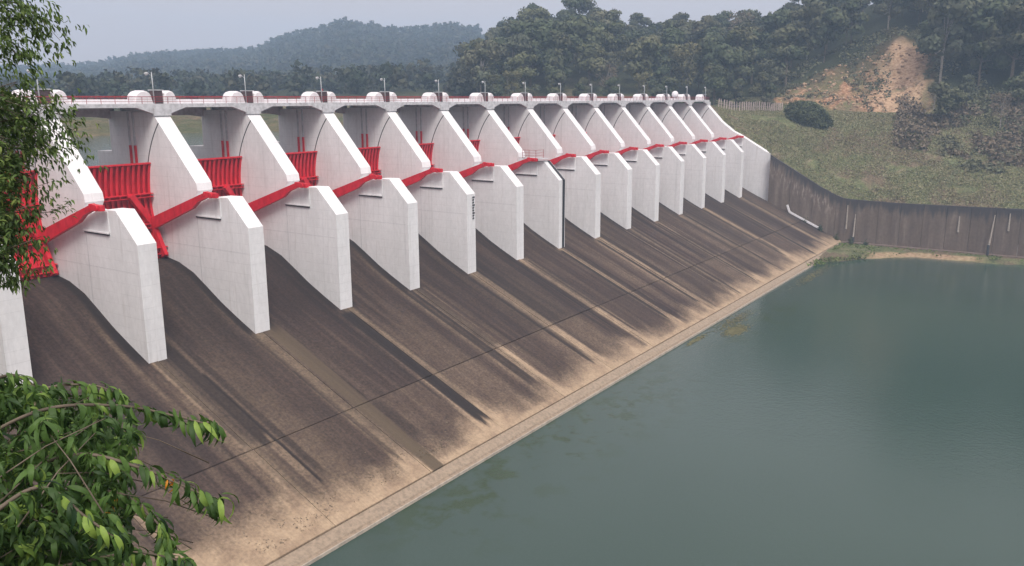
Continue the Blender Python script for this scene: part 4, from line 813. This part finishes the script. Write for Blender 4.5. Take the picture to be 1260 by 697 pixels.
# --- fine-leaved tree, upper left
r2_ = empty('fine_leaf_tree', sight(-260, 420, 9.5)); tag(r2_, 'fine-leaved tree reaching in from the upper left over the white pier', 'tree'); base2 = r2_.location.copy(); P, D, Sz, T = [], [], [], []
twig(r2_, smooth_path([base2+Vector((0, .4, -5)), base2, base2+Vector((.1, .1, 2.5)), base2+Vector((.1, .3, 4.6))]), .14, .05, 'trunk', PALEBARK)
FB = [[(-150, 120, 9.4), (-60, 20, 9.2), (0, 2, 9), (40, 15, 9), (74, 50, 9)], [(-150, 160, 9.2), (-60, 70, 9), (-10, 30, 9), (30, 22, 9), (52, 40, 9)], [(-150, 200, 9.2), (-60, 110, 9), (0, 60, 8.9), (20, 66, 8.8), (38, 84, 8.8)],
      [(-160, 240, 9), (-60, 130, 9), (0, 125, 8.9), (50, 128, 8.8), (85, 148, 8.8)], [(-160, 250, 9), (-60, 170, 9), (0, 150, 8.9), (50, 152, 8.8), (92, 182, 8.8)], [(-160, 280, 9), (-60, 210, 9), (0, 185, 8.9), (40, 178, 8.8), (70, 200, 8.8)],
      [(-160, 320, 9), (-60, 250, 9), (-10, 215, 8.9), (25, 222, 8.8), (48, 245, 8.8)], [(-160, 340, 9), (-60, 290, 9), (-10, 262, 8.9), (20, 272, 8.8), (40, 300, 8.8)], [(-160, 360, 9), (-60, 310, 9), (-10, 295, 8.9), (15, 305, 8.8), (30, 335, 8.8)],
      [(-160, 330, 9.3), (-40, 280, 9), (20, 262, 8.9), (55, 262, 8.8), (82, 254, 8.8)], [(-160, 380, 9.4), (-60, 330, 9), (-20, 310, 8.9), (0, 320, 8.8), (18, 350, 8.8)]]
for bi, c in enumerate(FB):
    q = smooth_path([sight(*p) for p in c], 9); twig(r2_, smooth_path([sight(-262, min(c[0][1]+60, 400), 9.5), (sight(-255, c[0][1]+25, 9.5)+q[0])/2, q[0]], 5), .018, .009)
    twig(r2_, q, .009, .002, 'branch', BARK); n0 = 9
    for i in range(n0, len(q)):
        ax = (q[min(i+1, len(q)-1)]-q[i-1]).normalized(); nn = 7 if bi != 9 else 2
        for j in range(nn): whorl(P, D, Sz, T, q[i]+Vector(rng.normal(size=3)*(.10 if bi < 9 and bi != 9 else .04)), ax, 3, .066, .15, .14)
for i in range(1000):
    if rng.random() < .10: y = rng.uniform(-20, 70); x = rng.uniform(-40, 34-abs(y-20)*.25)
    else: y = rng.uniform(112, 325); x = -40+rng.random()*(40+np.interp(y, [110, 130, 170, 200, 240, 280, 325], [5, 48, 56, 34, 22, 18, 14]))
    c = sight(x, y, rng.uniform(8.4, 9.8)); a_ = rng.random()*6.28; ax = Vector((math.cos(a_), math.sin(a_), -.1)); whorl(P, D, Sz, T, c, ax, 6, .074, .15, .2)
    if i % 4 == 0: twig(r2_, [c-ax*.25+Vector((0, 0, .06)), c], .003, .0015, 'twig', BARK)
build_foliage(r2_, np.array([list(p) for p in P]), np.array(D), np.array(Sz), np.array(T, float), [leaf_shape(1, .30, .5, .2, 4), leaf_shape(1, .26, .9, .2, 4)], FINELEAF, 220)

# ------------------------------------------------------------------ the air
bm = bmesh.new(); box(bm, -600, 1660, -1100, 1660, -42.5, 170)
hz = bpy.data.materials.new('haze_air'); hz.use_nodes = True; hz.node_tree.nodes.clear(); ou = hz.node_tree.nodes.new('ShaderNodeOutputMaterial'); pv = hz.node_tree.nodes.new('ShaderNodeVolumePrincipled')
pv.inputs['Color'].default_value = (.55, .75, 1.0, 1); pv.inputs['Density'].default_value = .00052; hz.node_tree.links.new(pv.outputs[0], ou.inputs['Volume'])
tag(link('haze', to_mesh('haze', bm, hz)), 'thin grey haze over the valley', kind='stuff')
